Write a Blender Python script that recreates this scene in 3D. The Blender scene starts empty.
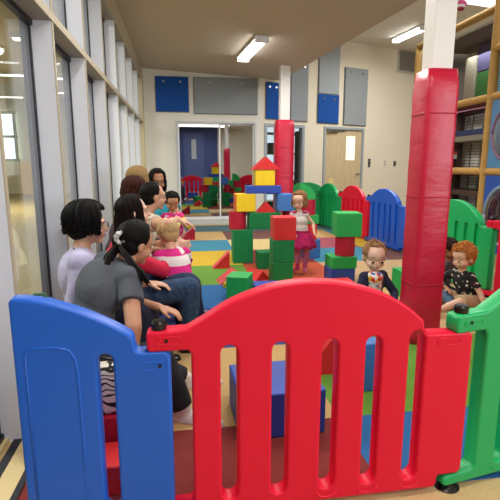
import bpy, bmesh, math, random
from mathutils import Vector, Matrix, Quaternion
random.seed(7)
SC = bpy.context.scene
COL = SC.collection
PI = math.pi
V = Vector

# ------------------------------------------------------------------ camera
F_PX, PITCH, YAW, CAM_H = 456.0, math.radians(10.5), math.radians(8.5), 1.2
cam_d = bpy.data.cameras.new('camera')
cam = bpy.data.objects.new('camera', cam_d)
COL.objects.link(cam)
cam.location = (0, 0, CAM_H)
cam.rotation_euler = (PI / 2 - PITCH, 0, -YAW)
cam_d.sensor_width = 36
cam_d.lens = 36 * F_PX / 500
cam_d.clip_start = 0.02
SC.camera = cam

# ------------------------------------------------------------------ view, world, lights
SC.view_settings.view_transform = 'Standard'
SC.view_settings.look = 'None'
SC.view_settings.gamma = 1
SC.view_settings.use_curve_mapping = False
SC.view_settings.exposure = 0.3
W = bpy.data.worlds.new('world')
SC.world = W
W.use_nodes = True
bg = W.node_tree.nodes['Background']
bg.inputs[0].default_value = (0.75, 0.86, 1.0, 1)
bg.inputs[1].default_value = 1.6


def area(name, loc, size, sizey, power, color=(1, 1, 1), rot=(0, 0, 0)):
    l = bpy.data.lights.new(name, 'AREA')
    l.shape = 'RECTANGLE'
    l.size = size
    l.size_y = sizey
    l.energy = power
    l.color = color
    o = bpy.data.objects.new(name, l)
    o.location = loc
    o.rotation_euler = rot
    COL.objects.link(o)
    return o


WARM = (1.0, 0.955, 0.90)
COOL = (0.86, 0.93, 1.0)
# added cool fill behind and to the right of the camera, no window there
area('daylight_fill_behind', (6.0, -2.85, 1.9), 3.6, 1.9, 170, COOL, (PI / 2, 0, 0))
area('room_fill_behind', (0.9, -1.0, 2.86), 2.4, 1.2, 56, (1, .97, .93))  # added fill above and behind the camera, no fixture built for it
# unseen fills added under the low ceiling, then the hall lamp and skylight
area('room_fill_front', (0.9, 1.2, 2.86), 1.2, 0.3, 30, WARM)
area('room_fill_mid', (1.1, 4.4, 2.83), 1.2, 0.3, 42, WARM)
area('room_fill_left', (-0.1, 3.0, 2.92), 0.3, 1.6, 16, WARM)
area('hall_lamp', (4.3, 8.2, 3.55), 0.35, 1.6, 60, WARM)
area('skylight_daylight', (4.2, 5.6, 3.82), 2.4, 2.4, 90, COOL)
# the corridor's own daylight and lamps
area('corridor_light_a', (-4.5, 4.0, 3.8), 3.0, .2, 300, (1, 0.97, 0.92))
area('corridor_light_b', (-4.5, 13.2, 3.8), 3.0, .25, 560, (1, 0.97, 0.92))

# ------------------------------------------------------------------ materials
_m = {}


def lin(h):
    h = h.lstrip('#')
    r = [int(h[i:i + 2], 16) / 255 for i in (0, 2, 4)]
    return tuple(c / 12.92 if c < .04045 else ((c + .055) / 1.055) ** 2.4 for c in r) + (1,)


def mat(name, hexc, rough=.5, bump=0, scale=40, var=0, metal=0, spec=.5, stretch=None, coat=0, sss=0, dist=.01):
    if name in _m:
        return _m[name]
    m = bpy.data.materials.new(name)
    m.use_nodes = True
    nt = m.node_tree
    b = nt.nodes['Principled BSDF']
    c = lin(hexc)
    b.inputs['Base Color'].default_value = c
    b.inputs['Roughness'].default_value = rough
    b.inputs['Metallic'].default_value = metal
    b.inputs['Specular IOR Level'].default_value = spec
    b.inputs['Coat Weight'].default_value = coat
    if sss:
        b.inputs['Subsurface Weight'].default_value = sss
        b.inputs['Subsurface Radius'].default_value = (.02, .008, .004)
        b.inputs['Subsurface Scale'].default_value = .3
    if bump or var:
        tc = nt.nodes.new('ShaderNodeTexCoord')
        mp = nt.nodes.new('ShaderNodeMapping')
        nt.links.new(tc.outputs['Object'], mp.inputs[0])
        if stretch:
            mp.inputs['Scale'].default_value = stretch
        n = nt.nodes.new('ShaderNodeTexNoise')
        n.inputs['Scale'].default_value = scale
        n.inputs['Detail'].default_value = 4
        nt.links.new(mp.outputs[0], n.inputs['Vector'])
        if var:
            mx = nt.nodes.new('ShaderNodeMix')
            mx.data_type = 'RGBA'
            mx.inputs['A'].default_value = tuple(x * (1 - var) for x in c[:3]) + (1,)
            mx.inputs['B'].default_value = tuple(min(1, x * (1 + var)) for x in c[:3]) + (1,)
            mr = nt.nodes.new('ShaderNodeMapRange')
            mr.inputs['From Min'].default_value = .35
            mr.inputs['From Max'].default_value = .65
            nt.links.new(n.outputs['Fac'], mr.inputs['Value'])
            nt.links.new(mr.outputs[0], mx.inputs['Factor'])
            nt.links.new(mx.outputs['Result'], b.inputs['Base Color'])
        if bump:
            bp = nt.nodes.new('ShaderNodeBump')
            bp.inputs['Strength'].default_value = bump
            bp.inputs['Distance'].default_value = dist
            nt.links.new(n.outputs['Fac'], bp.inputs['Height'])
            nt.links.new(bp.outputs[0], b.inputs['Normal'])
    _m[name] = m
    return m


def emit(name, col, strength):
    if name in _m:
        return _m[name]
    m = bpy.data.materials.new(name)
    m.use_nodes = True
    b = m.node_tree.nodes['Principled BSDF']
    b.inputs['Base Color'].default_value = (.8, .8, .8, 1)
    b.inputs['Emission Color'].default_value = tuple(col) + (1,)
    b.inputs['Emission Strength'].default_value = strength
    _m[name] = m
    return m


def glass(name, tint=(.93, .97, .96), ior=1.55, boost=1.0, rough=0.0):
    m = bpy.data.materials.new(name)
    m.use_nodes = True
    nt = m.node_tree
    nt.nodes.remove(nt.nodes['Principled BSDF'])
    out = nt.nodes['Material Output']
    t = nt.nodes.new('ShaderNodeBsdfTransparent')
    t.inputs[0].default_value = tint + (1,)
    g = nt.nodes.new('ShaderNodeBsdfGlossy')
    g.inputs['Roughness'].default_value = rough
    g.inputs['Color'].default_value = (.95, .97, 1, 1)
    f = nt.nodes.new('ShaderNodeLayerWeight')
    f.inputs['Blend'].default_value = .5
    pw = nt.nodes.new('ShaderNodeMath')
    pw.operation = 'POWER'
    pw.inputs[1].default_value = 4.0
    nt.links.new(f.outputs['Facing'], pw.inputs[0])
    k = nt.nodes.new('ShaderNodeMath')
    k.operation = 'MULTIPLY_ADD'
    k.use_clamp = True
    k.inputs[1].default_value = .9
    k.inputs[2].default_value = boost
    nt.links.new(pw.outputs[0], k.inputs[0])
    mx = nt.nodes.new('ShaderNodeMixShader')
    nt.links.new(k.outputs[0], mx.inputs[0])
    nt.links.new(t.outputs[0], mx.inputs[1])
    nt.links.new(g.outputs[0], mx.inputs[2])
    nt.links.new(mx.outputs[0], out.inputs[0])
    return m


M_CREAM = mat('wall_paint', '#e4e3d9', .85, .05, 60)
M_CEIL = mat('ceiling_paint', '#beb4a8', .9, .05, 50)
M_CEIL2 = mat('upper_ceiling_paint', '#d8d6d0', .9, .05, 50)
M_FIN = mat('mullion_grey_paint', '#dde2ec', .5)
M_FINEDGE = mat('mullion_edge_aluminium', '#b5ab93', .45)
M_GASKET = mat('black_gasket', '#161a26', .5)
M_FRAME = mat('door_frame_grey', '#9aa4ac', .5)
M_WHITEP = mat('white_paint', '#e6e8ea', .5)
M_RED = mat('red_plastic', '#dc0a34', .42, .02, 6, spec=.35)
M_BLUE = mat('blue_plastic', '#0e5cc8', .38, .02, 6)
M_GREEN = mat('green_plastic', '#0aa45a', .38, .02, 6)
M_BLACK = mat('black_plastic', '#0c0c0e', .25)
M_STEEL = mat('steel', '#b8b8b8', .3, metal=1)
VIN = {}
for k_, h_ in dict(red='#d02a2c', darkred='#b01a34', green='#0f7a45', brightgreen='#23a350', yellow='#e8c420', blue='#2a4aa8', lightblue='#3e72b8', orange='#dd5e2a').items():
    VIN[k_] = mat('vinyl_' + k_, h_, .5, .25, 9, var=.04, spec=.35)


# ------------------------------------------------------------------ mesh helpers
def tag(o, label=None, cat=None, group=None, kind=None):
    if label: o['label'] = label
    if cat: o['category'] = cat
    if group: o['group'] = group
    if kind: o['kind'] = kind
    return o


def empty(name, loc=(0, 0, 0), rz=0, label=None, cat=None, group=None):
    o = bpy.data.objects.new(name, None)
    o.location = loc
    o.rotation_euler = (0, 0, rz)
    o.empty_display_size = .1
    COL.objects.link(o)
    return tag(o, label, cat, group)


def link(name, me, parent=None, loc=None, rz=None):
    o = bpy.data.objects.new(name, me)
    COL.objects.link(o)
    if parent is not None: o.parent = parent
    if loc is not None: o.location = loc
    if rz is not None: o.rotation_euler = (0, 0, rz)
    return o


def build(name, bm, mats, parent=None, loc=None, rz=None, smooth=False):
    me = bpy.data.meshes.new(name)
    bmesh.ops.recalc_face_normals(bm, faces=bm.faces)
    bm.to_mesh(me)
    bm.free()
    for m in (mats if isinstance(mats, (list, tuple)) else [mats]):
        me.materials.append(m)
    if smooth:
        me.polygons.foreach_set('use_smooth', [True] * len(me.polygons))
    return link(name, me, parent, loc, rz)


def copy_tree(o, parent=None):
    c = o.copy()
    COL.objects.link(c)
    c.parent = parent
    for ch in [x for x in bpy.data.objects if x.parent == o]:
        copy_tree(ch, c)
    return c


def box(bm, x0, x1, y0, y1, z0, z1, mi=0, bev=0):
    vs = [bm.verts.new((x, y, z)) for x in (x0, x1) for y in (y0, y1) for z in (z0, z1)]
    fs = []
    for f in ((0, 1, 3, 2), (4, 6, 7, 5), (0, 4, 5, 1), (2, 3, 7, 6), (0, 2, 6, 4), (1, 5, 7, 3)):
        fc = bm.faces.new([vs[i] for i in f])
        fc.material_index = mi
        fs.append(fc)
    if bev:
        es = list({e for f in fs for e in f.edges})
        bmesh.ops.bevel(bm, geom=es, offset=bev, segments=2, affect='EDGES', profile=.6)


def prism(bm, pts, y0, y1, mi=0, axis='y', bev=0):
    """polygon in x,z extruded along y (axis='z': polygon in x,y extruded along z)"""
    if axis == 'y':
        a = [bm.verts.new((x, y0, z)) for x, z in pts]
        b = [bm.verts.new((x, y1, z)) for x, z in pts]
    elif axis == 'x':
        a = [bm.verts.new((y0, x, z)) for x, z in pts]
        b = [bm.verts.new((y1, x, z)) for x, z in pts]
    else:
        a = [bm.verts.new((x, y, y0)) for x, y in pts]
        b = [bm.verts.new((x, y, y1)) for x, y in pts]
    n = len(pts)
    fs = [bm.faces.new(a), bm.faces.new(b[::-1])]
    for i in range(n):
        fs.append(bm.faces.new((a[i], b[i], b[(i + 1) % n], a[(i + 1) % n])))
    for f in fs: f.material_index = mi
    if bev:
        es = [e for e in {e for f in fs for e in f.edges} if len(e.link_faces) == 2 and e.calc_face_angle(0) > .6]
        bmesh.ops.bevel(bm, geom=es, offset=bev, segments=2, affect='EDGES', profile=.6)


def frame_of(d):
    d = V(d).normalized()
    a = V((0, 0, 1)) if abs(d.z) < .9 else V((1, 0, 0))
    x = d.cross(a).normalized()
    return x, d.cross(x).normalized(), d


def tube(bm, pts, rads, seg=8, mi=0, caps=True):
    pts = [V(p) for p in pts]
    if not isinstance(rads, (list, tuple)): rads = [rads] * len(pts)
    rings = []
    for i, p in enumerate(pts):
        d = (pts[min(i + 1, len(pts) - 1)] - pts[max(i - 1, 0)])
        if d.length < 1e-6: d = V((0, 0, 1))
        x, y, _ = frame_of(d)
        if i and rings:
            # keep frames aligned
            px = prevx
            x = (px - d.normalized() * px.dot(d.normalized()))
            x = x.normalized() if x.length > 1e-5 else frame_of(d)[0]
            y = d.normalized().cross(x)
        prevx = x
        r = rads[i]
        rings.append([bm.verts.new(p + (x * math.cos(t) + y * math.sin(t)) * r) for t in [2 * PI * k / seg for k in range(seg)]])
    for a, b in zip(rings, rings[1:]):
        for k in range(seg):
            f = bm.faces.new((a[k], a[(k + 1) % seg], b[(k + 1) % seg], b[k]))
            f.material_index = mi
    if caps:
        for r in (rings[0][::-1], rings[-1]):
            f = bm.faces.new(r)
            f.material_index = mi


def ell(bm, c, r, rot=None, seg=16, mi=0):
    if not isinstance(r, (list, tuple)): r = (r, r, r)
    mt = Matrix.Translation(V(c)) @ (rot.to_4x4() if rot else Matrix.Identity(4)) @ Matrix.Diagonal((r[0], r[1], r[2], 1))
    g = bmesh.ops.create_uvsphere(bm, u_segments=seg, v_segments=max(6, seg // 2 + 2), radius=1, matrix=mt)
    for v in g['verts']:
        for f in v.link_faces: f.material_index = mi


def cap(bm, a, b, ra, rb, seg=14):
    """tapered capsule"""
    tube(bm, [a, b], [ra, rb], seg)
    ell(bm, a, ra * .995, seg=seg)
    ell(bm, b, rb * .995, seg=seg)


def bake(o, mods):
    """apply modifiers by evaluating the object"""
    for typ, kw in mods:
        md = o.modifiers.new(typ.lower(), typ)
        for k, v in kw.items(): setattr(md, k, v)
    dg = bpy.context.evaluated_depsgraph_get()
    dg.update()
    me = bpy.data.meshes.new_from_object(o.evaluated_get(dg))
    me.name = o.name
    o.modifiers.clear()
    o.data = me
    me.polygons.foreach_set('use_smooth', [True] * len(me.polygons))
    return o


def fuse(name, bm, m, parent, voxel=.008, smooth=4, fac=.6):
    o = build(name, bm, m, parent)
    bake(o, [('REMESH', dict(mode='VOXEL', voxel_size=voxel, adaptivity=0.0)), ('SMOOTH', dict(factor=fac, iterations=smooth))])
    if not o.data.materials: o.data.materials.append(m)
    return o


def curve_panel(name, outline, holes, thick, bev, m, parent=None, res=3):
    """2-D outline (x,z) with holes, given thickness along y and rounded edges"""
    cu = bpy.data.curves.new(name, 'CURVE')
    cu.dimensions = '2D'
    cu.fill_mode = 'BOTH'
    cu.extrude = thick / 2 - bev
    cu.bevel_depth = bev
    cu.bevel_resolution = res
    cu.offset = -bev
    for poly in [outline] + holes:
        sp = cu.splines.new('POLY')
        sp.points.add(len(poly) - 1)
        for i, (x, z) in enumerate(poly): sp.points[i].co = (x, z, 0, 1)
        sp.use_cyclic_u = True
    o = bpy.data.objects.new(name, cu)
    COL.objects.link(o)
    dg = bpy.context.evaluated_depsgraph_get()
    dg.update()
    me = bpy.data.meshes.new_from_object(o.evaluated_get(dg))
    bpy.data.objects.remove(o)
    me.transform(Matrix.Rotation(PI / 2, 4, 'X'))
    me.materials.clear()
    me.materials.append(m)
    bm = bmesh.new()
    bm.from_mesh(me)
    bmesh.ops.remove_doubles(bm, verts=bm.verts, dist=.0004)
    bm.to_mesh(me)
    bm.free()
    me.name = name
    return link(name, me, parent)


def arc(cx, cz, r, a0, a1, n=10, rz=None):
    rz = rz or r
    return [(cx + r * math.cos(a0 + (a1 - a0) * i / n), cz + rz * math.sin(a0 + (a1 - a0) * i / n)) for i in range(n + 1)]


def slot(x0, x1, z0, z1, n=6):
    r = (x1 - x0) / 2
    c = (x0 + x1) / 2
    return arc(c, z1 - r, r, 0, PI, n) + arc(c, z0 + r, r, PI, 2 * PI, n)


# camera ray, used to take real positions at a known distance
_f = V((math.sin(YAW) * math.cos(PITCH), math.cos(YAW) * math.cos(PITCH), -math.sin(PITCH)))
_r = V((math.cos(YAW), -math.sin(YAW), 0))
_u = _r.cross(_f)


def ray(x, y): return _f + _r * ((x - 250) / F_PX) - _u * ((y - 250) / F_PX)
def atY(x, y, Y): d = ray(x, y); return V((0, 0, CAM_H)) + d * (Y / d.y)
def atD(x, y, D): return V((0, 0, CAM_H)) + ray(x, y) * D
def at0(x, y, z=0.): d = ray(x, y); return V((0, 0, CAM_H)) + d * ((z - CAM_H) / d.z)


# ================================================================== SETTING
def struct(name, bm, m, **k):
    o = build(name, bm, m, **k)
    o['kind'] = 'structure'
    return o


def sbox(name, x0, x1, y0, y1, z0, z1, m, bev=0):
    bm = bmesh.new()
    box(bm, x0, x1, y0, y1, z0, z1, bev=bev)
    return struct(name, bm, m)


XL = -0.70          # inner plane of the curtain wall mullions
XG = -0.81         # plane of its glass
YB = 9.5           # back wall
C20 = V((1.68, YB, 0))                       # where the back wall bends
DW = V((.938, .347, 0)).normalized()         # direction of the door wall
NW = V((.347, -.938, 0)).normalized()        # its normal, into the room

# floors
M_TAN = mat('tan_speckled_floor', '#c4a878', .6, .08, 140, var=.14)
M_HALLFLOOR = mat('corridor_floor', '#8f7d50', .6, .02, 8, spec=.2, var=.06)
sbox('floor', -.84, 9.0, -3, 16, -.1, 0, M_TAN)
sbox('floor_corridor', -14, -.84, -4, 24, -.1, -.002, M_HALLFLOOR)

# lower ceiling: a slab falling a little to the right, with a free edge
bm = bmesh.new()
zl, zr = 3.05, 2.9
pl = [(-.92, -3), (2.9, -3), (2.55, 4.0), (2.06, YB + .02), (-.92, YB + .02)]
def zc(x): return zl + (x - XL) / (2.1 - XL) * (zr - zl)
for dz in (0,):
    a = [bm.verts.new((x, y, zc(x))) for x, y in pl]
    b = [bm.verts.new((x, y, zc(x) + .22)) for x, y in pl]
    bm.faces.new(a); bm.faces.new(b)
    for i in range(len(pl)): bm.faces.new((a[i], a[(i + 1) % 5], b[(i + 1) % 5], b[i]))
struct('ceiling', bm, M_CEIL)
sbox('ceiling_upper', -.92, 9.0, -3, 16, 3.88, 4.0, M_CEIL2)
sbox('ceiling_corridor', -14, -.92, -4, 24, 3.95, 4.05, mat('corridor_ceiling', '#bdb59c', .9))
bm = bmesh.new(); box(bm, 2.95, 5.6, 4.3, 6.85, 3.865, 3.878)
struct('window_4_skylight', bm, emit('skylight_daylit', (.92, .96, 1.0), .95))
# corridor walls
M_HW = mat('corridor_wall', '#cdc5a8', .8)
sbox('wall_corridor_end', -14, -.92, 21, 21.2, 0, 4, M_HW)
sbox('wall_corridor_far', -14.1, -14, -4, 24, 0, 4, M_HW)
_p = atY(14, 113, 20.9)
sbox('wall_corridor_pier', _p.x + .15, _p.x + 1.1, 20.5, 21, 0, 1.35, mat('corridor_yellow', '#d9b25c', .8))
sbox('wall_corridor_near', -14, -.92, -4.1, -4, 0, 4, M_HW)
# front and right walls, never seen directly but mirrored by the sliding door
M_NAVYW = mat('front_wall_paint', '#4a5c98', .7)
sbox('wall_front', -.92, 1.75, -3.1, -3, 0, 4, M_NAVYW)
sbox('wall_front_cream', 1.75, 9.0, -3.1, -3, 0, 4, M_CREAM)
sbox('door_3', .15, 1.1, -3, -2.96, 0, 2.7, mat('navy_door', '#566aa6', .5))
sbox('door_3_pane', .52, .74, -2.96, -2.95, 1.5, 2.4, mat('pale_pane', '#c8d2d8', .3))
sbox('wall_right', 8.9, 9.0, -3, 16, 0, 4, mat('wall_right_paint', '#8a8070', .8))

# back wall with the opening of the sliding door (X -0.05 .. 1.53, up to 2.08)
OX0, OX1, OZ = -.075, 1.545, 2.07
bm = bmesh.new()
box(bm, -.92, OX0, YB, YB + .18, 0, 3.9)
box(bm, OX1, C20.x, YB, YB + .18, 0, 3.9)
box(bm, OX0, OX1, YB, YB + .18, OZ, 3.9)
struct('wall_back', bm, M_CREAM)


def dwp(t, z, off=0.0):
    p = C20 + DW * t + NW * off
    return V((p.x, p.y, z))


def dwbox(bm, t0, t1, z0, z1, o0, o1, mi=0, bev=0):
    """box on the door wall: t along it, o out of it into the room"""
    b2 = bmesh.new()
    box(b2, t0, t1, -o1, -o0, z0, z1, mi, bev)
    ang = math.atan2(DW.y, DW.x)
    b2.transform(Matrix.Translation(C20) @ Matrix.Rotation(ang, 4, 'Z'))
    me = bpy.data.meshes.new('t')
    b2.to_mesh(me); b2.free()
    bm.from_mesh(me)
    bpy.data.meshes.remove(me)


def dwt(px, py):
    """distance along the door wall and height of a picture point on it"""
    d = ray(px, py)
    den = d.x * NW.x + d.y * NW.y
    k = (C20.x * NW.x + C20.y * NW.y) / den
    p = V((0, 0, CAM_H)) + d * k
    return (p - C20).dot(DW), p.z


W2a, W2b = .04, dwt(304, 150)[0]               # glazed opening beside the bend
D1a, D1b = dwt(323, 150)[0], dwt(363, 150)[0]  # door opening
DZ = 2.05
bm = bmesh.new()
dwbox(bm, 0, W2a, 0, 3.95, -.18, 0)
dwbox(bm, W2a, W2b, 2.05, 3.95, -.18, 0)
dwbox(bm, W2b, D1a, 0, 3.95, -.18, 0)
dwbox(bm, D1a, D1b, DZ, 3.95, -.18, 0)
dwbox(bm, D1b, 7.6, 0, 3.95, -.18, 0)
struct('wall_door_side', bm, mat('door_wall_paint', '#e2dac6', .85, .05, 60))

# corner pilaster
sbox('wall_left_pilaster', -.86, -.68, 9.18, YB, 0, 3.04, mat('pilaster_paint', '#d2c8a8', .7))

# curtain wall on the left: mullions, transoms, glass
finY = [2.9 + .925 * i for i in range(-6, 8)]
FT = .028
bm = bmesh.new()
for y in finY[:-1]:
    box(bm, XG, XL, y - FT / 2, y + FT / 2, .0, 3.05, 0)
    box(bm, XL, XL + .006, y - FT / 2, y + FT / 2, .0, 3.05, 1)
struct('window_1_frame', bm, [M_FIN, M_FINEDGE])
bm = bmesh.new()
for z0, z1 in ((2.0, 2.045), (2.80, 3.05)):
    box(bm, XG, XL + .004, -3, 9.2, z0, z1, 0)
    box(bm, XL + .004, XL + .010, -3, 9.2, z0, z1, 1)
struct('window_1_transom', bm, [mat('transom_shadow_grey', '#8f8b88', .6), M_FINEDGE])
bm = bmesh.new()
for y in finY[:-1]:
    for dy in (-1, 1):
        box(bm, XG - .05, XG, y + dy * .03 - .012, y + dy * .03 + .012, .0, 3.05)
for z in (0.03, 1.985, 2.06, 2.79):
    box(bm, XG - .02, XG + .012, -3, 9.2, z - .014, z + .014)
struct('window_1_gasket', bm, M_GASKET)
bm = bmesh.new()
box(bm, XG - .05, XG + .03, -3, 9.2, 0, .02)
struct('window_1_sill', bm, mat('cream_sill', '#d9c690', .6))
M_GL = glass('curtain_glass', (.95, .98, .96), boost=.05)
bm = bmesh.new()
box(bm, XG - .012, XG - .004, -3, 9.2, .02, 3.0)
struct('window_1_glass', bm, M_GL)

for n_, x0, x1, m_, z_ in ((1, -.76, -.725, M_GASKET, .012), (2, -.725, -.645, mat('cream_floor_border', '#dcc690', .6), .009), (3, -.645, -.62, M_GASKET, .012)):
    sbox('trim_%d' % n_, x0, x1, -3, 9.2, 0, z_, m_)

# corridor window at its far end and long strip luminaires
bm = bmesh.new()
p0 = atY(-2, 160, 20.9); p1 = atY(14, 113, 20.9)
box(bm, p0.x - 1.5, p1.x, 20.85, 20.95, p0.z, p1.z)
struct('window_2_pane', bm, emit('daylit_pane', (.75, .95, 1.0), 1.6))
bm = bmesh.new()
for z in (p0.z, (p0.z + p1.z) / 2, p1.z):
    box(bm, p0.x - 1.6, p1.x + .08, 20.78, 20.86, z - .05, z + .05)
for x in (p1.x, p1.x - 1.4):
    box(bm, x - .05, x + .05, 20.78, 20.86, p0.z, p1.z)
struct('window_2_frame', bm, mat('window_frame_olive', '#7e8a70', .6))
M_LAMP = emit('lit_diffuser', (1, .97, .9), 11.0)
M_LAMPH = emit('lit_diffuser_hall', (1, .97, .88), 2.2)
strips = []
_s1 = at0(12, 75, 3.86); _s2 = at0(8, 100, 3.86)
for x, y in ((_s1.x, _s1.y), (-2.6, 11.0), (_s2.x, min(_s2.y, 20)), (-3.2, 15.6), (-4.6, 18.6), (-3.0, 7.2), (-2.2, 18.6)):
    t = empty('strip_light', (x, y, 3.86)) if not strips else copy_tree(strips[0])
    if not strips:
        bm = bmesh.new(); box(bm, -.85, .85, -.09, .09, -.03, .0, bev=.008)
        build('diffuser', bm, M_LAMPH, t)
        bm = bmesh.new(); box(bm, -.88, .88, -.11, .11, .0, .09)
        build('housing', bm, M_WHITEP, t)
    t.location = (x, y, 3.86)
    tag(t, 'long lit strip light on the ceiling of the corridor beyond the glass wall', 'ceiling light', 'strip lights in the corridor')
    strips.append(t)

# sliding glass door in the back wall
bm = bmesh.new()
fw = .035
yy = YB - .02
mid = atY(219, 150, YB).x
for a, b, c, d in ((OX0, OX0 + fw, 0, OZ), (OX1 - fw, OX1, 0, OZ), (OX0 + fw, OX1 - fw, OZ - fw, OZ), (OX0 + fw, OX1 - fw, 0, .10)):
    box(bm, a, b, yy, YB + .12, c, d)
struct('door_1_frame', bm, mat('sliding_frame', '#c3c8cc', .4))
bm = bmesh.new()
for (x0, x1, y0) in ((OX0 + fw, mid + .03, YB + .0), (mid - .03, OX1 - fw, YB + .05)):
    for a, b, c, d in ((x0, x0 + .028, .1, OZ - fw), (x1 - .028, x1, .1, OZ - fw), (x0 + .028, x1 - .028, .1, .15), (x0 + .028, x1 - .028, OZ - fw - .03, OZ - fw)):
        box(bm, a, b, y0, y0 + .045, c, d)
struct('door_1_sash', bm, M_WHITEP)
M_MIRGL = glass('tinted_sliding_glass', (.5, .52, .55), boost=.4)
for x0, x1, y0 in ((OX0 + fw + .02, mid + .01, YB + .02), (mid - .01, OX1 - fw - .02, YB + .07)):
    bm = bmesh.new(); box(bm, x0, x1, y0, y0 + .008, .14, OZ - fw - .02)
    struct('door_1_glass', bm, M_MIRGL)
# room beyond the sliding door: dim
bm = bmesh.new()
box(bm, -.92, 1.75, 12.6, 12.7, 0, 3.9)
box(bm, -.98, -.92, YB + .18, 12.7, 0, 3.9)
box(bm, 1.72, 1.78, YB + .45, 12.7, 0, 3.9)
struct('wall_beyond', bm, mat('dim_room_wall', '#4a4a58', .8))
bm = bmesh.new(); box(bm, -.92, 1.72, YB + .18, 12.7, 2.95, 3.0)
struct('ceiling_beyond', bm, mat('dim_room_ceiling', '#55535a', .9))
# grey skirting band at the base of the back wall
sbox('baseboard_back', -.92, OX0, YB - .012, YB, 0, .1, mat('grey_skirting', '#6d7c84', .6))

# second glazed opening on the door wall, shelves seen dimly through it
bm = bmesh.new()
for a, b, c, d in ((W2a, W2a + .06, 0, 2.05), (W2b - .06, W2b, 0, 2.05), (W2a + .06, W2b - .06, 1.99, 2.05), (W2a + .06, W2b - .06, 0, .1)):
    dwbox(bm, a, b, c, d, -.12, .02)
struct('window_3_frame', bm, M_FRAME)
bm = bmesh.new()
dwbox(bm, W2a + .06, W2b - .06, .1, 1.99, -.07, -.06)
struct('window_3_glass', bm, glass('side_glass', (.7, .72, .7), boost=.08))
t = empty('storage_shelf', dwp(.9, 0, -.85), math.atan2(DW.y, DW.x), 'dark storage shelf unit seen dimly through the narrow window beside the wooden door', 'shelf')
bm = bmesh.new()
for x in (-.62, .62): box(bm, x - .02, x + .02, -.18, .18, 0, 2.0)
for z in (.1, .55, 1.0, 1.45, 1.9): box(bm, -.6, .6, -.18, .18, z, z + .03)
build('shelf_frame', bm, mat('dark_shelf_wood', '#4b4030', .6), t)
for i in range(14):
    z = (.13, .58, 1.03, 1.48)[i % 4]
    x = -.52 + (i // 4) * .3
    bm = bmesh.new(); hgt = random.uniform(.16, .3)
    box(bm, x, x + .2, -.12, .12, z, z + hgt, bev=.01)
    o = build('storage_box', bm, mat('shelf_box_%d' % (i % 3), ('#c9bfa0', '#3d6b57', '#8a8a86')[i % 3], .6), None)
    o.location = t.location; o.rotation_euler = t.rotation_euler
    tag(o, '%s box on the %s tier, %s, of the shelf behind the narrow window' % (('cream', 'green', 'grey')[i % 3], ('lowest', 'second', 'third', 'top')[i % 4], ('far left', 'left middle', 'right middle', 'far right')[i // 4]), 'box', 'boxes on the storage shelf')

# wooden door
dm = mat('birch_door', '#c9b795', .45, .02, 5, var=.08, stretch=(6, 6, .6))
bm = bmesh.new()
for a, b, c, d in ((D1a, D1a + .05, 0, DZ), (D1b - .05, D1b, 0, DZ), (D1a + .05, D1b - .05, DZ - .05, DZ)):
    dwbox(bm, a, b, c, d, -.15, .025)
struct('door_2_frame', bm, M_FRAME)
vl, vr = dwt(346.5, 150)[0], dwt(355.5, 150)[0]
vb, vt = dwt(351, 160)[1], dwt(351, 136)[1]
bm = bmesh.new()
a0, a1 = D1a + .05, D1b - .05
for a, b, c, d in ((a0, vl, 0.01, DZ - .05), (vr, a1, 0.01, DZ - .05), (vl, vr, .01, vb), (vl, vr, vt, DZ - .05)):
    dwbox(bm, a, b, c, d, -.06, -.015)
door = struct('door_2', bm, dm)
bm = bmesh.new(); dwbox(bm, vl, vr, vb, vt, -.045, -.03)
o = struct('door_2_vision_panel', bm, emit('lit_vision_panel', (1.0, .82, .42), .75))
# lever handle
hp = dwt(355, 187)
bm = bmesh.new()
c0 = dwp(a1 - .07, 1.0, -.015)
tube(bm, [c0, c0 + NW * .06], .012, 10)
tube(bm, [c0, c0 + NW * .008], .032, 14)
tube(bm, [c0 + NW * .055, c0 + NW * .055 - DW * .12], [.011, .009], 8)
struct('door_2_handle', bm, M_STEEL)
bm = bmesh.new()
dwbox(bm, a0 + .06, a0 + .34, DZ - .13, DZ - .07, -.015, .045, bev=.006)
dwbox(bm, a0 + .34, a0 + .58, DZ - .085, DZ - .07, .0, .02)
struct('door_2_closer', bm, M_STEEL)
# notice on the door
s0 = dwt(328, 180); s1 = dwt(334, 193)
t = empty('door_notice', dwp((s0[0] + s1[0]) / 2, s1[1], -.012), math.atan2(DW.y, DW.x), 'small yellow notice with a red lower half on the wooden door', 'sign')
bm = bmesh.new(); box(bm, -.065, .065, -.004, 0, .14, .33, 0); build('notice_top', bm, mat('notice_cream', '#e5cf8a', .6), t)
bm = bmesh.new(); box(bm, -.065, .065, -.005, 0, 0, .14, 0); build('notice_bottom', bm, mat('notice_red', '#c4341e', .6), t)
bm = bmesh.new(); box(bm, -.03, .03, -.007, -.004, .04, .10, 0); build('notice_mark', bm, mat('notice_white', '#eeeae0', .6), t)

# switches on the door wall
for px, py, w, h, lab, c in ((369, 163, .07, .2, 'tall dark wall phone plate beside the wooden door', '#3a3836'),
                             (384.5, 163, .09, .13, 'white light switch plate on the cream wall, between two others', '#dcd8cc'),
                             (394.5, 163.5, .08, .12, 'dark outlet plate on the cream wall, rightmost of three plates', '#4a4640')):
    tt, z = dwt(px, py)
    t = empty('wall_switch', dwp(tt, z, 0), math.atan2(DW.y, DW.x), lab, 'switch', )
    bm = bmesh.new(); box(bm, -w / 2, w / 2, -.016, 0, -h / 2, h / 2, bev=.004)
    build('plate', bm, mat('plate_' + c[1:], c, .5), t)
    for k in (-1, 1):
        bm = bmesh.new(); box(bm, -.014, .014, -.026, -.014, k * h * .24 - .016, k * h * .24 + .016, bev=.003)
        build('toggle', bm, mat('toggle_grey', '#8d8a84', .4), t)

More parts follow.
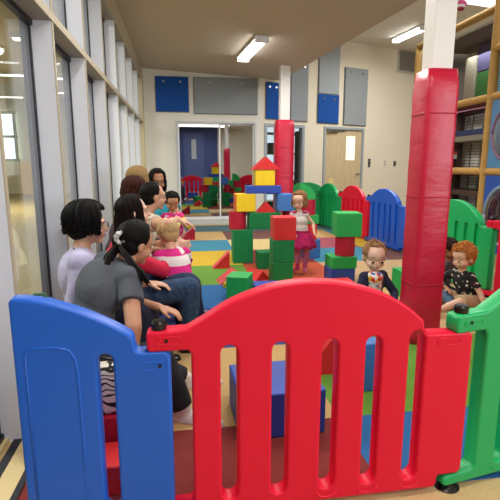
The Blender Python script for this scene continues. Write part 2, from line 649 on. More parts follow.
# ventilation grille
t0, z0 = dwt(397, 72); t1, z1 = dwt(431, 52)
t = empty('vent_grille', dwp((t0 + t1) / 2, z0, 0), math.atan2(DW.y, DW.x), 'grey rectangular vent grille high on the cream wall near the red pillar', 'vent')
w = (t1 - t0)
bm = bmesh.new()
for a in ((-w / 2, w / 2, -.03, 0, 0, .04), (-w / 2, w / 2, -.03, 0, z1 - z0 - .04, z1 - z0), (-w / 2, -w / 2 + .04, -.03, 0, .04, z1 - z0 - .04), (w / 2 - .04, w / 2, -.03, 0, .04, z1 - z0 - .04)):
    box(bm, *a)
build('frame', bm, mat('vent_frame', '#b9b5ab', .5), t)
bm = bmesh.new()
n = 12
for i in range(n):
    z = .05 + (z1 - z0 - .1) * i / (n - 1)
    box(bm, -w / 2 + .04, w / 2 - .04, -.02, -.004, z - .008, z + .008)
box(bm, -w / 2 + .03, w / 2 - .03, -.004, 0, .03, z1 - z0 - .03)
build('slats', bm, mat('vent_slats', '#8d8880', .5), t)


# acoustic wall panels
def acoustic(onwall, box4, color, label):
    """box4: picture corners on the back wall (x0,y0,x1,y1)"""
    x0, y0, x1, y1 = box4
    if onwall == 'back':
        a = atY(x0, y1, YB); b = atY(x1, y0, YB)
        w, h = b.x - a.x, b.z - a.z
        t = empty('acoustic_panel', (a.x, YB, a.z), 0, label, 'wall panel', 'acoustic panels high on the walls')
    else:
        a = dwt(x0, y1); b = dwt(x1, y0)
        w, h = b[0] - a[0], b[1] - a[1]
        t = empty('acoustic_panel', dwp(a[0], a[1], 0), math.atan2(DW.y, DW.x), label, 'wall panel', 'acoustic panels high on the walls')
    mm = mat('felt_' + color, dict(blue='#104c9e', grey='#8f979c', lightgrey='#9fa8ae')[color], .95, .15, 260, var=.05)
    bm = bmesh.new(); box(bm, .01, w - .01, -.045, -.005, .01, h - .01, bev=.006)
    build('felt_face', bm, mm, t)
    bm = bmesh.new(); box(bm, 0, w, -.03, 0, 0, .02); box(bm, 0, w, -.03, 0, h - .02, h); box(bm, 0, .02, -.03, 0, .02, h - .02); box(bm, w - .02, w, -.03, 0, .02, h - .02)
    build('edge_trim', bm, mat('panel_trim', '#6e7478', .5), t)
    for k in (.25, .75):
        bm = bmesh.new(); tube(bm, [(w * k, -.045, h - .1), (w * k, -.06, h - .1)], .022, 10)
        build('fixing', bm, M_STEEL, t)


acoustic('back', (156, 77, 188.5, 112), 'blue', 'blue square felt panel at the left end of the back wall')
acoustic('back', (194, 79, 257.5, 114), 'grey', 'wide grey felt panel above the sliding glass door')
acoustic('door', (265, 83, 278.5, 119), 'blue', 'narrow blue felt panel just left of the rear white pillar')
acoustic('door', (289.5, 63, 308, 121), 'grey', 'tall grey felt panel just right of the rear white pillar')
acoustic('door', (317.5, 40, 340, 93.5), 'lightgrey', 'pale grey felt panel directly above the small blue panel')
acoustic('door', (316.5, 95.5, 338.5, 123), 'blue', 'small blue square felt panel above the wooden door')
acoustic('door', (342.5, 70, 367.5, 125), 'grey', 'grey upright felt panel above and right of the wooden door')


# columns and their red pads
def pillar(name, cx, cy, s, m=None):
    bm = bmesh.new(); box(bm, cx - s / 2, cx + s / 2, cy - s / 2, cy + s / 2, 0, 3.6, bev=.004)
    o = build(name, bm, mat('pillar_white', '#e4e2de', .5)); tag(o, kind='structure')
    return o


pillar('wall_pillar_near', 1.615, 2.83, .135)
pillar('wall_pillar_rear', 1.86, 8.3, .17)
padm = mat('pad_red_vinyl', '#c01a3a', .36, .35, 3.2, var=.03, stretch=(1, 1, 2.2), dist=.03)


def pad(cx, cy, s, h, label, rnd):
    t = empty('column_pad', (cx, cy, 0), 0, label, 'safety pad')
    bm = bmesh.new()
    n = 26
    g = s / 2 - rnd
    def ring(z, sc):
        pts = []
        for (qx, qy, a0) in ((g, g, 0), (-g, g, PI / 2), (-g, -g, PI), (g, -g, 1.5 * PI)):
            for k in range(5):
                a = a0 + PI / 2 * k / 4
                pts.append(bm.verts.new(((qx + rnd * math.cos(a)) * sc, (qy + rnd * math.sin(a)) * sc, z)))
        return pts
    rings = []
    for i in range(n + 1):
        z = h * i / n
        sc = 1 + .012 * math.sin(i * 1.9) + random.uniform(-.006, .006)
        if i == n: sc = .9
        if i == n - 1: sc = .99
        rings.append(ring(z if i < n else h + .015, sc))
    rings.append(ring(h + .015, .66))
    for a, b in zip(rings, rings[1:]):
        for k in range(20): bm.faces.new((a[k], a[(k + 1) % 20], b[(k + 1) % 20], b[k]))
    bm.faces.new(rings[0])
    build('vinyl_cover', bm, padm, t, smooth=True)
    for z in (.42, 1.0, 1.52):
        if z > h: continue
        bm = bmesh.new(); r0 = s / 2 + .003
        bm2 = [(-r0, -r0), (r0, -r0), (r0, r0), (-r0, r0)]
        prev = None
        for (x0, y0), (x1, y1) in zip(bm2, bm2[1:] + bm2[:1]):
            d = V((x1 - x0, y1 - y0, 0)).normalized() * rnd * .8
            tube(bm, [(x0 + d.x, y0 + d.y, z), (x1 - d.x, y1 - d.y, z)], .0035, 6)
        build('seam', bm, padm, t)
    return t


pad(1.615, 2.83, .215, 1.77, 'tall red vinyl pad around the near white pillar', .03)
pad(1.86, 8.3, .34, 1.98, 'crimson vinyl pad around the rear white pillar behind the block tower', .09)


# ceiling luminaires
def fixture(p, rz, L, label, tilt=0):
    t = empty('ceiling_light', p, rz, label, 'ceiling light')
    bm = bmesh.new(); box(bm, -L / 2, L / 2, -.09, .09, -.035, 0, bev=.006)
    build('housing', bm, M_WHITEP, t)
    for s in (-.05, .05):
        bm = bmesh.new(); tube(bm, [(-L / 2 + .03, s, -.062), (L / 2 - .03, s, -.062)], .024, 12)
        build('tube', bm, M_LAMP, t)
    for s in (-1, 1):
        bm = bmesh.new(); box(bm, s * L / 2 - .015, s * L / 2 + .015, -.1, .1, -.1, -.005, bev=.004)
        build('end_cap', bm, M_WHITEP, t)
    return t


fa, fb = at0(243, 57, 2.93), at0(262, 37, 2.93)
dv = fb - fa
fixture(((fa.x + fb.x) / 2, (fa.y + fb.y) / 2, zc(1.1) - .002), math.atan2(dv.y, dv.x), dv.length, 'lit fluorescent fixture on the brown ceiling above the block tower')
area('fixture_glow', ((fa.x + fb.x) / 2, (fa.y + fb.y) / 2, zc(1.1) - .12), dv.length * .9, .16, 26, WARM, (0, 0, math.atan2(dv.y, dv.x)))
fa, fb = at0(396, 40, 3.84), at0(424, 27, 3.84)
dv = fb - fa
fixture(((fa.x + fb.x) / 2, (fa.y + fb.y) / 2, 3.878), math.atan2(dv.y, dv.x), dv.length, 'lit fluorescent fixture on the high ceiling beside the near white pillar')

# ================================================================== CARPET
def carpet():
    xs = [-.62, -.25, .72, 1.67, 2.62, 3.5]
    ys = [1.43, 1.93, 2.86, 3.74, 4.5, 5.42, 6.38, 7.33, 8.3, 9.2]
    pal = dict(t='#bd9c66', n='#2c5d86', b='#1f5f98', g='#5f8f2e', y='#c8a428', r='#7c2a26', o='#b34a28', m='#6d4640', c='#cbb67c', p='#2e3a78', k='#357f98', d='#4a6a72', v='#9a4a58', e='#bd9c74', s='#4f8a3e')
    rows = [  # from the front to the back, columns left to right
        'rrbbb', 'ttgge', 'ppsee', 'bbyte', 'ggoee', 'yyrkm', 'kkcvy', 'ttmtk', 'ddddd']
    bm = bmesh.new()
    keys = sorted(pal)
    ms = [mat('carpet_' + k, pal[k], .95, .5, 260, var=.13, dist=.004) for k in keys]
    for j, row in enumerate(rows):
        for i, ch in enumerate(row):
            dz = 0
            vs = [bm.verts.new(p) for p in ((xs[i], ys[j], .006), (xs[i + 1], ys[j], .006), (xs[i + 1], ys[j + 1], .006), (xs[i], ys[j + 1], .006))]
            f = bm.faces.new(vs); f.material_index = keys.index(ch)
    bmesh.ops.remove_doubles(bm, verts=bm.verts, dist=.0005)
    r = bmesh.ops.extrude_face_region(bm, geom=bm.faces[:])
    for v in [g for g in r['geom'] if isinstance(g, bmesh.types.BMVert)]: v.co.z = .0
    o = build('play_carpet', bm, ms)
    tag(o, 'colourful square-patterned carpet covering the play area floor', 'carpet')


carpet()

# ================================================================== PLAY GATES
def gate_outline(Wd, hs=1.0):
    """fence panel in x,z: hinge knuckles at x=0, lowered tab at x=Wd"""
    s = Wd / 1.06
    prof = [(.088, .678), (.15, .712), (.234, .760), (.335, .796), (.40, .809), (.471, .815), (.54, .813), (.611, .804), (.719, .775), (.79, .745), (.85, .708), (.893, .672), (.903, .664)]
    top = [(-.04, .645)] + arc(-.025, .660, .015, PI, PI / 2, 3) + [(.05, .677)]
    for (x0, z0), (x1, z1) in zip(prof, prof[1:]):
        i = prof.index((x0, z0))
        pa = prof[max(0, i - 1)]; pb = prof[min(len(prof) - 1, i + 2)]
        for q in range(3):
            u = q / 3
            def cr(a, b_, c_, d_): return .5 * ((2 * b_) + (-a + c_) * u + (2 * a - 5 * b_ + 4 * c_ - d_) * u * u + (-a + 3 * b_ - 3 * c_ + d_) * u ** 3)
            top.append((cr(pa[0], x0, x1, pb[0]) * s, cr(pa[1], z0, z1, pb[1])))
    top += [(.905 * s, .655), (.908 * s, .63), (.918 * s, .615), (Wd + .02, .613), (Wd + .035, .60)]
    top += [(Wd + .035, .085), (Wd + .02, .07), (Wd - .055, .068), (Wd - .06, .06), (Wd - .06, .035), (Wd - .075, .022)]
    top += [(-.03, .022), (-.045, .034), (-.045, .052), (-.03, .064), (.085, .066), (.1, .08), (.1, .595), (.09, .609), (-.03, .609), (-.04, .62)]
    return top


def knob_foot(t, x, mcap):
    bm = bmesh.new()
    tube(bm, [(x, 0, .676), (x, 0, .684), (x, 0, .696), (x, 0, .703)], [.024, .025, .025, .02], 18)
    tube(bm, [(x, 0, .7035), (x, 0, .699)], [.0125, .012], 12)
    build('hinge_cap', bm, M_BLACK, t, smooth=False)
    bm = bmesh.new()
    tube(bm, [(x, 0, .0), (x, 0, .004), (x, 0, .012), (x, 0, .018), (x, 0, .028)], [.047, .048, .036, .026, .024], 20)
    build('rubber_foot', bm, M_BLACK, t, smooth=False)


def play_gate(A, B, m, label, group=None, grooved=False, Wd=1.06):
    A, B = V((A[0], A[1], 0)), V((B[0], B[1], 0))
    d = B - A
    sc = d.length / Wd
    t = empty('play_gate', A, math.atan2(d.y, d.x), label, 'play fence panel', group)
    holes = []
    for c in (.223, .395, .568, .724, .884):
        holes.append(slot(c * Wd / 1.06 - .0285, c * Wd / 1.06 + .0285, .068, .618 if c < .8 else .628))
    o = curve_panel('panel_body', gate_outline(Wd), holes, .062, .010, m, t)
    for c in (.223, .395, .568, .724, .884):
        x = c * Wd / 1.06
        bm = bmesh.new()
        pts = [(x + .036 * math.cos(a), -.0305, .058 + .022 * math.sin(a)) for a in [PI + PI * k / 8 for k in range(9)]]
        tube(bm, pts, .004, 6)
        build('slot_scoop', bm, m, t, smooth=True)
    if grooved:
        bm = bmesh.new(); box(bm, .13, Wd - .12, -.006, .006, .06, .64)
        build('web', bm, m, t)
    for z in (.645,):
        bm = bmesh.new()
        tube(bm, slotpath(.002, .06, z, .011, -.0312), .0022, 6)
        build('knuckle_recess', bm, m, t, smooth=True)
        bm = bmesh.new(); tube(bm, [(.022, -.030, z), (.022, -.0335, z)], .006, 10)
        build('screw', bm, M_BLACK, t)
    bm = bmesh.new()
    tube(bm, slotpath(Wd - .09, Wd - .02, .583, .011, -.0312), .0022, 6)
    build('tab_recess', bm, m, t, smooth=True)
    knob_foot(t, 0, m)
    t.scale = (sc, 1, 1.06 if grooved else 1.02)
    return t


def slotpath(x0, x1, z, r, y):
    pts = [(x0 + r * math.cos(a), y, z + r * math.sin(a)) for a in [PI / 2 + PI * k / 6 for k in range(7)]]
    pts += [(x1 + r * math.cos(a), y, z + r * math.sin(a)) for a in [-PI / 2 + PI * k / 6 for k in range(7)]]
    return pts + [pts[0], pts[1]]


JL, JR = (-.082, 1.41), (.968, 1.42)
play_gate(JL, JR, M_RED, 'large red arched plastic gate panel in the foreground centre', 'plastic play gates')
play_gate(JR, (2.01, 1.61), M_GREEN, 'green plastic gate panel hinged to the right end of the red foreground panel', 'plastic play gates')
# blue end panel (half arch), tab under the red knuckle
t = empty('play_gate', (JL[0], JL[1], 0), PI, 'blue half-arched plastic gate panel beside the glass wall in the left foreground', 'play fence panel', 'plastic play gates')
ol = [(-.035, .085), (-.035, .598), (-.02, .610), (.062, .612), (.074, .616), (.079, .63), (.082, .655), (.09, .668)]
for i in range(1, 17):
    u = i / 16
    ol.append((.09 + .345 * u, .668 + .131 * math.sin(u * PI / 2 * .9) ** .9))
ol += [(.446, .797), (.453, .785), (.453, .034), (.442, .022), (.06, .022), (.055, .06), (.045, .068), (-.02, .07)]
ol = ol[::-1]
curve_panel('panel_body', ol, [slot(.150, .200, .068, .612)], .062, .010, M_BLUE, t)
bm = bmesh.new()
pp = [(.418, .07), (.418, .62), (.41, .637), (.395, .644), (.32, .642), (.285, .632), (.268, .605), (.262, .56), (.258, .3), (.258, .07)]
tube(bm, [(x, .0285, z) for x, z in pp + pp[:2]], .0055, 10)
build('raised_border', bm, M_BLUE, t, smooth=True)
bm = bmesh.new()
tube(bm, slotpath(-.012, .045, .565, .013, .0312), .0022, 6)
build('tab_recess', bm, M_BLUE, t, smooth=True)
bm = bmesh.new(); tube(bm, [(-.0, .03, .565), (-.0, .0335, .565)], .006, 10)
build('screw', bm, M_BLACK, t)
for z in (.63, .52, .41, .3, .2, .1, .76):
    bm = bmesh.new(); ell(bm, (.452, .012, z), .004, seg=8)
    build('rivet', bm, M_STEEL, t, smooth=True)

t.scale = (.955, 1, 1.02)
g1 = 'rear row of plastic play gates'
P0, P1, P2, P3 = (3.0, 5.80), (2.95, 6.93), (2.85, 7.97), (2.79, 9.05)
play_gate(P1, P0, M_BLUE, 'blue arched gate panel at the right end of the rear fence row', 'plastic play gates', True, 1.0)
play_gate(P2, P1, M_RED, 'red arched gate panel between the green and blue ones in the rear row', 'plastic play gates', True, 1.0)
play_gate(P3, P2, M_GREEN, 'dark green arched gate panel at the far end of the rear fence row', 'plastic play gates', True, 1.0)
play_gate((3.0, 9.0), (2.0, 9.25), M_GREEN, 'green gate panel standing by the back wall next to the rear padded pillar', 'plastic play gates', True, 1.0)
play_gate((2.72, 4.72), (2.77, 3.72), M_GREEN, 'green arched gate panel behind the curly-haired toddler', 'plastic play gates', True, 1.0)
play_gate((2.77, 3.72), (2.95, 2.72), M_RED, 'red gate panel at the right edge, behind the green foreground panel', 'plastic play gates', True, 1.0)
play_gate((2.95, 2.70), (2.06, 1.66), M_RED, 'red gate panel cut off by the right edge of the photo', 'plastic play gates', True, 1.0)

# ================================================================== SOFT BLOCKS
def foam(name, col, c, label, kind='cube', size=(.25, .25, .25), rz=0, group='soft foam play blocks'):
    """c: centre x, y and base z"""
    bm = bmesh.new()
    w, d, h = size
    if kind == 'cube':
        box(bm, -w / 2, w / 2, -d / 2, d / 2, 0, h, bev=.007)
    elif kind == 'cylinder':
        n = 28
        vs = [(w / 2 * math.cos(2 * PI * i / n), w / 2 * math.sin(2 * PI * i / n)) for i in range(n)]
        prism(bm, vs, 0, h, axis='z', bev=.006)
    elif kind == 'roof':
        prism(bm, [(-w / 2, 0), (w / 2, 0), (0, h)], -d / 2, d / 2, bev=.006)
    elif kind == 'wedge':
        prism(bm, [(-w / 2, 0), (w / 2, 0), (w / 2, h)], -d / 2, d / 2, bev=.006)
    elif kind == 'quarter':
        prism(bm, [(-w / 2, 0)] + [(-w / 2 + w * math.cos(a), h * math.sin(a)) for a in [PI / 2 * k / 10 for k in range(11)]], -d / 2, d / 2, bev=.006)
    elif kind == 'half':
        prism(bm, [(w / 2 * math.cos(PI * k / 16), h * math.sin(PI * k / 16)) for k in range(17)], -d / 2, d / 2, bev=.006)
    elif kind == 'arch':
        pts = [(-w / 2, 0), (-w / 2, h), (w / 2, h), (w / 2, 0)] + [(w * .28 * math.cos(PI * k / 12), h * .62 * math.sin(PI * k / 12)) for k in range(13)]
        prism(bm, pts, -d / 2, d / 2, bev=.004)
    t = empty(name, c, rz, label, 'foam block', group)
    o = build('vinyl_cover', bm, VIN[col], t)
    # stitched seam around the piece
    bm = bmesh.new()
    if kind in ('cube',):
        z = h - .004
        r = .0025
        e = .003
        for s in (-1, 1):
            tube(bm, [(-w / 2 + .008, s * (d / 2 - .001), h - .006), (w / 2 - .008, s * (d / 2 - .001), h - .006)], r, 5)
            tube(bm, [(s * (w / 2 - .001), -d / 2 + .008, h - .006), (s * (w / 2 - .001), d / 2 - .008, h - .006)], r, 5)
        build('seam', bm, VIN[col], t)
    elif kind == 'cylinder':
        tube(bm, [((w / 2 - .002) * math.cos(2 * PI * i / 24), (w / 2 - .002) * math.sin(2 * PI * i / 24), h - .006) for i in range(25)], .0025, 5)
        build('seam', bm, VIN[col], t)
    else:
        bm.free()
    return t


YT = 5.6
def tx(px, Y=YT): return atY(px, 240, Y).x
foam('foam_block', 'green', (tx(242), YT, .006), 'tall dark green block under the left side of the tower', size=(.245, .24, .42))
foam('foam_block', 'green', (tx(286), YT, .006), 'tall dark green block under the right side of the tower, behind the front column', size=(.22, .24, .42))
foam('foam_cylinder', 'darkred', (tx(237.5), YT, .428), 'red cylinder on the left tall green block of the tower', 'cylinder', (.215, .215, .215))
foam('foam_cylinder', 'darkred', (tx(290), YT, .428), 'red cylinder on the right side of the tower beside the girl', 'cylinder', (.2, .2, .215))
foam('foam_block', 'green', (tx(263.7), YT - .01, .428), 'long green block bridging the middle of the tower', size=(.40, .22, .205))
foam('foam_block', 'yellow', (tx(245), YT, .646), 'yellow cube on the left of the tower above the red cylinder', size=(.235, .23, .215))
foam('foam_block', 'orange', (tx(245) - .1225, YT, .647), 'orange slab against the left side of the lower yellow cube', size=(.012, .22, .21))
foam('foam_prism', 'red', (tx(265), YT - .03, .635), 'small red triangle in the opening of the tower', 'roof', (.23, .15, .125))
foam('foam_block', 'lightblue', (tx(283.5), YT, .646), 'light blue cube on the right of the tower', size=(.21, .23, .21))
foam('foam_block', 'blue', (tx(262.5), YT, .863), 'long dark blue slab lying across the upper tower', size=(.43, .2, .095))
foam('foam_block', 'yellow', (tx(263.5), YT, .96), 'upper yellow cube beneath the red roof', size=(.24, .2, .19))
foam('foam_roof', 'red', (tx(264.5), YT, 1.152), 'red roof-shaped block on top of the tower', 'roof', (.34, .22, .15))
YC = 4.5
foam('foam_block', 'green', (tx(281, YC), YC, .006), 'dark green cube at the bottom of the front column', size=(.215, .215, .228))
foam('foam_block', 'green', (tx(281.8, YC), YC, .236), 'dark green cube in the middle of the front column', size=(.215, .215, .228))
foam('foam_block', 'red', (tx(283, YC), YC, .466), 'bright red cube on top of the front column of green cubes', size=(.222, .215, .228))
foam('foam_block', 'green', (tx(264, 5.3), 5.22, .006), 'dark green cube on the floor under the tower', size=(.2, .2, .2))
foam('foam_wedge', 'red', (.44, 5.3, .006), 'red wedge standing on the carpet left of the tower', 'wedge', (.2, .14, .2))
foam('foam_wedge', 'darkred', (.06, 7.5, .006), 'dark red wedge by the sliding glass door', 'wedge', (.28, .2, .22))
foam('foam_arch', 'red', (.52, 4.62, .006), 'red arch block lying on the carpet in front of the tower', 'roof', (.34, .22, .13), .15)
foam('foam_wedge', 'red', (.77, 4.72, .006), 'flat red wedge between the arch block and the front column', 'roof', (.2, .24, .1), .5)
foam('foam_half_round', 'yellow', (.47, 4.40, .006), 'small yellow half-round block in front of the red arch block', 'half', (.17, .06, .07))
foam('foam_block', 'brightgreen', (.51, 4.05, .006), 'bright green cube on the blue carpet in front of the tower', size=(.2, .24, .21), rz=-.35)
foam('foam_block', 'blue', (.76, 4.05, .006), 'blue block beside the bright green cube', size=(.23, .25, .11), rz=-.08)
foam('foam_block', 'yellow', (1.05, 4.12, .006), 'flat yellow block mostly hidden behind the arch of the red gate', size=(.22, .12, .05), rz=.1)
# right stack
XR = atY(340, 250, 4.4).x
foam('foam_block', 'blue', (XR - .0, 4.4, .006), 'blue block at the bottom of the stack near the boy', size=(.25, .24, .17))
foam('foam_block', 'brightgreen', (XR + .01, 4.4, .178), 'flat green slab in the stack near the boy', size=(.26, .24, .12))
foam('foam_cylinder', 'darkred', (XR + .05, 4.4, .3), 'red cylinder between the green pieces of the stack near the boy', 'cylinder', (.2, .2, .2))
foam('foam_block', 'brightgreen', (XR + .06, 4.4, .502), 'bright green cube on top of the stack near the boy', size=(.25, .25, .235), rz=-.12)
foam('foam_block', 'red', (atY(343, 270, 4.0).x, 4.0, .006), 'red block on the floor in front of the stack near the boy', size=(.18, .2, .13))
foam('foam_prism', 'green', (atY(336, 270, 3.75).x, 3.75, .006), 'green triangle in front of the stack near the boy', 'roof', (.26, .14, .16))
# stack behind the girl
XG2 = atY(306.5, 220, 5.7).x
foam('foam_cylinder', 'lightblue', (XG2 + .08, 5.75, .006), 'blue cylinder at the bottom of the stack behind the girl', 'cylinder', (.25, .25, .24))
foam('foam_block', 'red', (XG2 + .03, 5.75, .248), 'red block in the stack behind the girl', size=(.2, .2, .21))
foam('foam_block', 'brightgreen', (XG2 + .05, 5.75, .46), 'green slab in the stack behind the girl', size=(.2, .22, .11))
foam('foam_cylinder', 'darkred', (XG2 + .02, 5.75, .572), 'red cylinder behind the girl at her shoulder height', 'cylinder', (.21, .21, .2))
foam('foam_quarter_round', 'brightgreen', (XG2 + .0, 5.75, .774), 'green quarter-round block on top of the stack behind the girl', 'quarter', (.21, .2, .2))
foam('foam_block', 'brightgreen', (2.02, 3.9, .006), 'bright green block at the left foot of the padded pillar', size=(.1, .2, .24))
# seen through the slots of the red gate
foam('foam_block', 'blue', (.415, 1.98, .006), 'big dark blue block right behind the red foreground gate', size=(.39, .34, .21), rz=.04)
foam('foam_block', 'lightblue', (.99, 2.2, .006), 'upright blue block seen through the fourth slot of the red gate', size=(.16, .1, .27))
foam('foam_wedge', 'red', (.80, 2.45, .006), 'red wedge seen through the middle slot of the red gate', 'wedge', (.26, .14, .34))
# low bench of red foam under the seated adults
foam('foam_bench', 'darkred', (-.40, 2.04, .006), 'dark red foam bench under the woman in the grey t-shirt', size=(.36, .60, .20), group='foam benches')
foam('foam_bench', 'darkred', (-.44, 2.88, .006), 'dark red foam bench hidden behind the woman in the grey t-shirt', size=(.34, .7, .27), group='foam benches')
foam('foam_bench', 'blue', (-.44, 3.95, .006), 'blue foam bench under the adults farther along the glass wall', size=(.34, 1.3, .27), group='foam benches')
foam('foam_block', 'red', (-.33, 1.62, .006), 'bright red foam block on the floor behind the blue gate', size=(.26, .16, .12))

# floral bag
def floral():
    m = bpy.data.materials.new('floral_print')
    m.use_nodes = True
    nt = m.node_tree; b = nt.nodes['Principled BSDF']
    b.inputs['Roughness'].default_value = .8
    tc = nt.nodes.new('ShaderNodeTexCoord')
    w = nt.nodes.new('ShaderNodeTexWave'); w.wave_type = 'RINGS'; w.inputs['Scale'].default_value = 14
    w.inputs['Distortion'].default_value = 9; w.inputs['Detail'].default_value = .5; w.inputs['Detail Scale'].default_value = 1.3
    nt.links.new(tc.outputs['Object'], w.inputs['Vector'])
    r = nt.nodes.new('ShaderNodeValToRGB'); r.color_ramp.interpolation = 'CONSTANT'
    r.color_ramp.elements[0].color = (.01, .01, .01, 1)
    r.color_ramp.elements[1].position = .22; r.color_ramp.elements[1].color = lin('#ded8cb')
    nt.links.new(w.outputs['Fac'], r.inputs[0]); nt.links.new(r.outputs[0], b.inputs['Base Color'])
    return m


t = empty('tote_bag', (-.33, 1.80, .208), .05, 'white tote bag with black floral swirls seen through the slot of the blue gate', 'bag')
bm = bmesh.new(); box(bm, -.13, .13, -.045, .045, 0, .2, bev=.02)
o = build('bag_body', bm, floral(), t, smooth=True)
for s in (-1, 1):
    bm = bmesh.new()
    tube(bm, [(-.06, s * .03, .195), (-.05, s * .035, .23), (0, s * .038, .245), (.05, s * .035, .23), (.06, s * .03, .195)], .006, 8)
    build('handle', bm, M_BLACK, t, smooth=True)
t = empty('cloth_bag', (-.62, 2.02, .206), .1, 'small blue patterned cloth bag behind the grey t-shirt woman by the glass wall', 'bag')
bm = bmesh.new(); box(bm, -.06, .06, -.07, .07, 0, .42, bev=.03)
build('bag_body', bm, mat('bag_blue', '#23508a', .8, .4, 30, var=.5), t, smooth=True)
bm = bmesh.new(); tube(bm, [(-.03, 0, .415), (-.02, 0, .445), (.02, 0, .445), (.03, 0, .415)], .008, 8)
build('handle', bm, mat('bag_green', '#3a6a50', .8), t, smooth=True)

# ================================================================== INDOOR PLAYGROUND
PX = 3.55
M_TANP = mat('tan_foam_pole', '#b98f4a', .7, .3, 25, var=.08, stretch=(1, 1, .4))
area('playground_fill', (PX + .8, 5.9, 2.7), .9, .9, 16, COOL)  # unseen fills, this and the next, added to brighten the frame's inside
area('playground_fill_low', (PX + .25, 5.7, 1.9), .3, .9, 7, COOL)
t = empty('play_structure', (PX, 5.0, 0), 0, 'tan padded climbing frame with netting and blue portholed panels at the right', 'playground')
pys = [-.87, 0, 1.75]   # relative Y of the poles
zt = [3.75, 3.75, 2.9]
def pole(a, b, r=.05):
    bm = bmesh.new()
    a, b = V(a), V(b)
    L = (b - a).length
    n = max(2, int(L / .12))
    pts = []; rr = []
    for i in range(n + 1):
        p = a.lerp(b, i / n)
        pts.append(p); rr.append(r * (1 if i % 8 else .9))
    tube(bm, pts, rr, 12)
    return build('padded_pole', bm, M_TANP, t, smooth=True)
for y, z in zip(pys, zt): pole((0, y, 0), (0, y, z))
for y, z in zip(pys, (3.75, 3.75, 2.9)): pole((1.5, y, 0), (1.5, y, z))
for z in (1.13, 1.97, 2.93):
    pole((0, 0, z), (0, 1.75, z), .045)
    pole((1.5, 0, z), (1.5, 1.75, z), .045)
for z in (1.13, 1.97, 2.5):
    pole((0, 0, z), (0, -.87, z), .045)
for z in (1.13, 2.93):
    pole((0, 1.75, z), (1.5, 1.75, z), .045)
pole((0, 0, 3.3), (1.5, 0, 3.3), .045)
def porthole_panel(z0, z1, m, ringm, winm, y0=-.82, y1=-.05, r=.31):
    cy, cz = (y0 + y1) / 2 , (z0 + z1) / 2
    o = curve_panel('side_panel', [(y0, z0), (y1, z0), (y1, z1), (y0, z1)], [[(cy + r * math.cos(a), cz + r * math.sin(a)) for a in [2 * PI * k / 32 for k in range(32)]]], .03, .004, m, t)
    o.data.transform(Matrix.Rotation(PI / 2, 4, 'Z'))
    bm = bmesh.new()
    tube(bm, [(-.02, cy + r * math.cos(a), cz + r * math.sin(a)) for a in [2 * PI * k / 32 for k in range(33)]], .028, 8)
    build('porthole_ring', bm, ringm, o, smooth=True)
    bm = bmesh.new()
    ell(bm, (0.0, cy, cz), (.12, r - .01, r - .01), seg=28)
    build('porthole_dome', bm, winm, o, smooth=True)
dome = mat('dome_smoky', '#5a6f80', .08, spec=.8)
porthole_panel(1.17, 1.93, mat('panel_paleblue', '#4f86b4', .35), mat('ring_mauve', '#7a5a78', .4), dome)
porthole_panel(.2, 1.09, mat('panel_blue', '#1c4fa8', .35), mat('ring_grey', '#7f93a6', .4), mat('dome_dark', '#2a1620', .1, spec=.8), r=.33)
def net_mat(name, base, hole, sc=28):
    if name in _m: return _m[name]
    m = bpy.data.materials.new(name); m.use_nodes = True
    nt = m.node_tree; b = nt.nodes['Principled BSDF']
    tc = nt.nodes.new('ShaderNodeTexCoord'); br = nt.nodes.new('ShaderNodeTexBrick')
    mp = nt.nodes.new('ShaderNodeMapping'); mp.inputs['Rotation'].default_value = (PI / 2, 0, PI / 2)
    br.inputs['Scale'].default_value = sc; br.offset = 0
    br.inputs['Brick Width'].default_value = 1; br.inputs['Row Height'].default_value = 1; br.inputs['Mortar Size'].default_value = .22
    br.inputs['Color1'].default_value = lin(hole); br.inputs['Color2'].default_value = lin(hole); br.inputs['Mortar'].default_value = lin(base)
    nt.links.new(tc.outputs['Object'], mp.inputs[0]); nt.links.new(mp.outputs[0], br.inputs['Vector']); nt.links.new(br.outputs['Color'], b.inputs['Base Color'])
    b.inputs['Roughness'].default_value = .8
    _m[name] = m
    return m
def part(name, m, *b, bev=0):
    bm = bmesh.new(); box(bm, *b, bev=bev); return build(name, bm, m, t)
NETW = net_mat('white_net', '#f0ece2', '#a8a096', 14)
DARKP = mat('dark_wood_post', '#4a352a', .5)
part('net_panel', net_mat('pale_blue_net', '#86b2c0', '#3f6f80', 34), .02, .04, -.82, -.06, 2.02, 2.46)
part('net_panel', mat('navy_mat', '#1a2656', .7), .3, .34, -.82, -.06, 2.55, 3.3)
# between pole 0 and pole 1.75, set back inside
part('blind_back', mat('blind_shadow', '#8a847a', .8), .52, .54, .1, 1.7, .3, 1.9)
for y in (.12, .36, .60, .84, 1.08, 1.32, 1.56):
    bm = bmesh.new()
    for i in range(38):
        box(bm, .49, .515, y, y + .17, .32 + i * .0415, .352 + i * .0415)
    box(bm, .505, .512, y + .08, y + .09, .3, 1.88)
    build('blind_slats', bm, mat('blind_white', '#f4f0e8', .6), t)
for y in (.35, 1.15): part('inner_post', DARKP, .34, .42, y - .04, y + .04, 0, 1.9)
for z, c in ((1.12, '#1d4430'), (1.55, '#8a8374'), (1.62, '#22305e'), (1.93, '#5a2028'), (.85, '#4a352a'), (.5, '#5c5a44')):
    part('deck_edge', mat('deck_' + c[1:], c, .6), .12, .48, .06, 1.69, z - .04, z + .03, bev=.006)
part('orange_tray', mat('tray_orange', '#c8502a', .5), .1, .3, 1.05, 1.55, 1.36, 1.39)
part('white_tray', mat('tray_white', '#d8d2c4', .5), .1, .3, 1.05, 1.55, 1.29, 1.355)
part('mat_panel', mat('green_mat', '#35702f', .6), .56, .62, .05, 1.15, 2.02, 2.46, bev=.01)
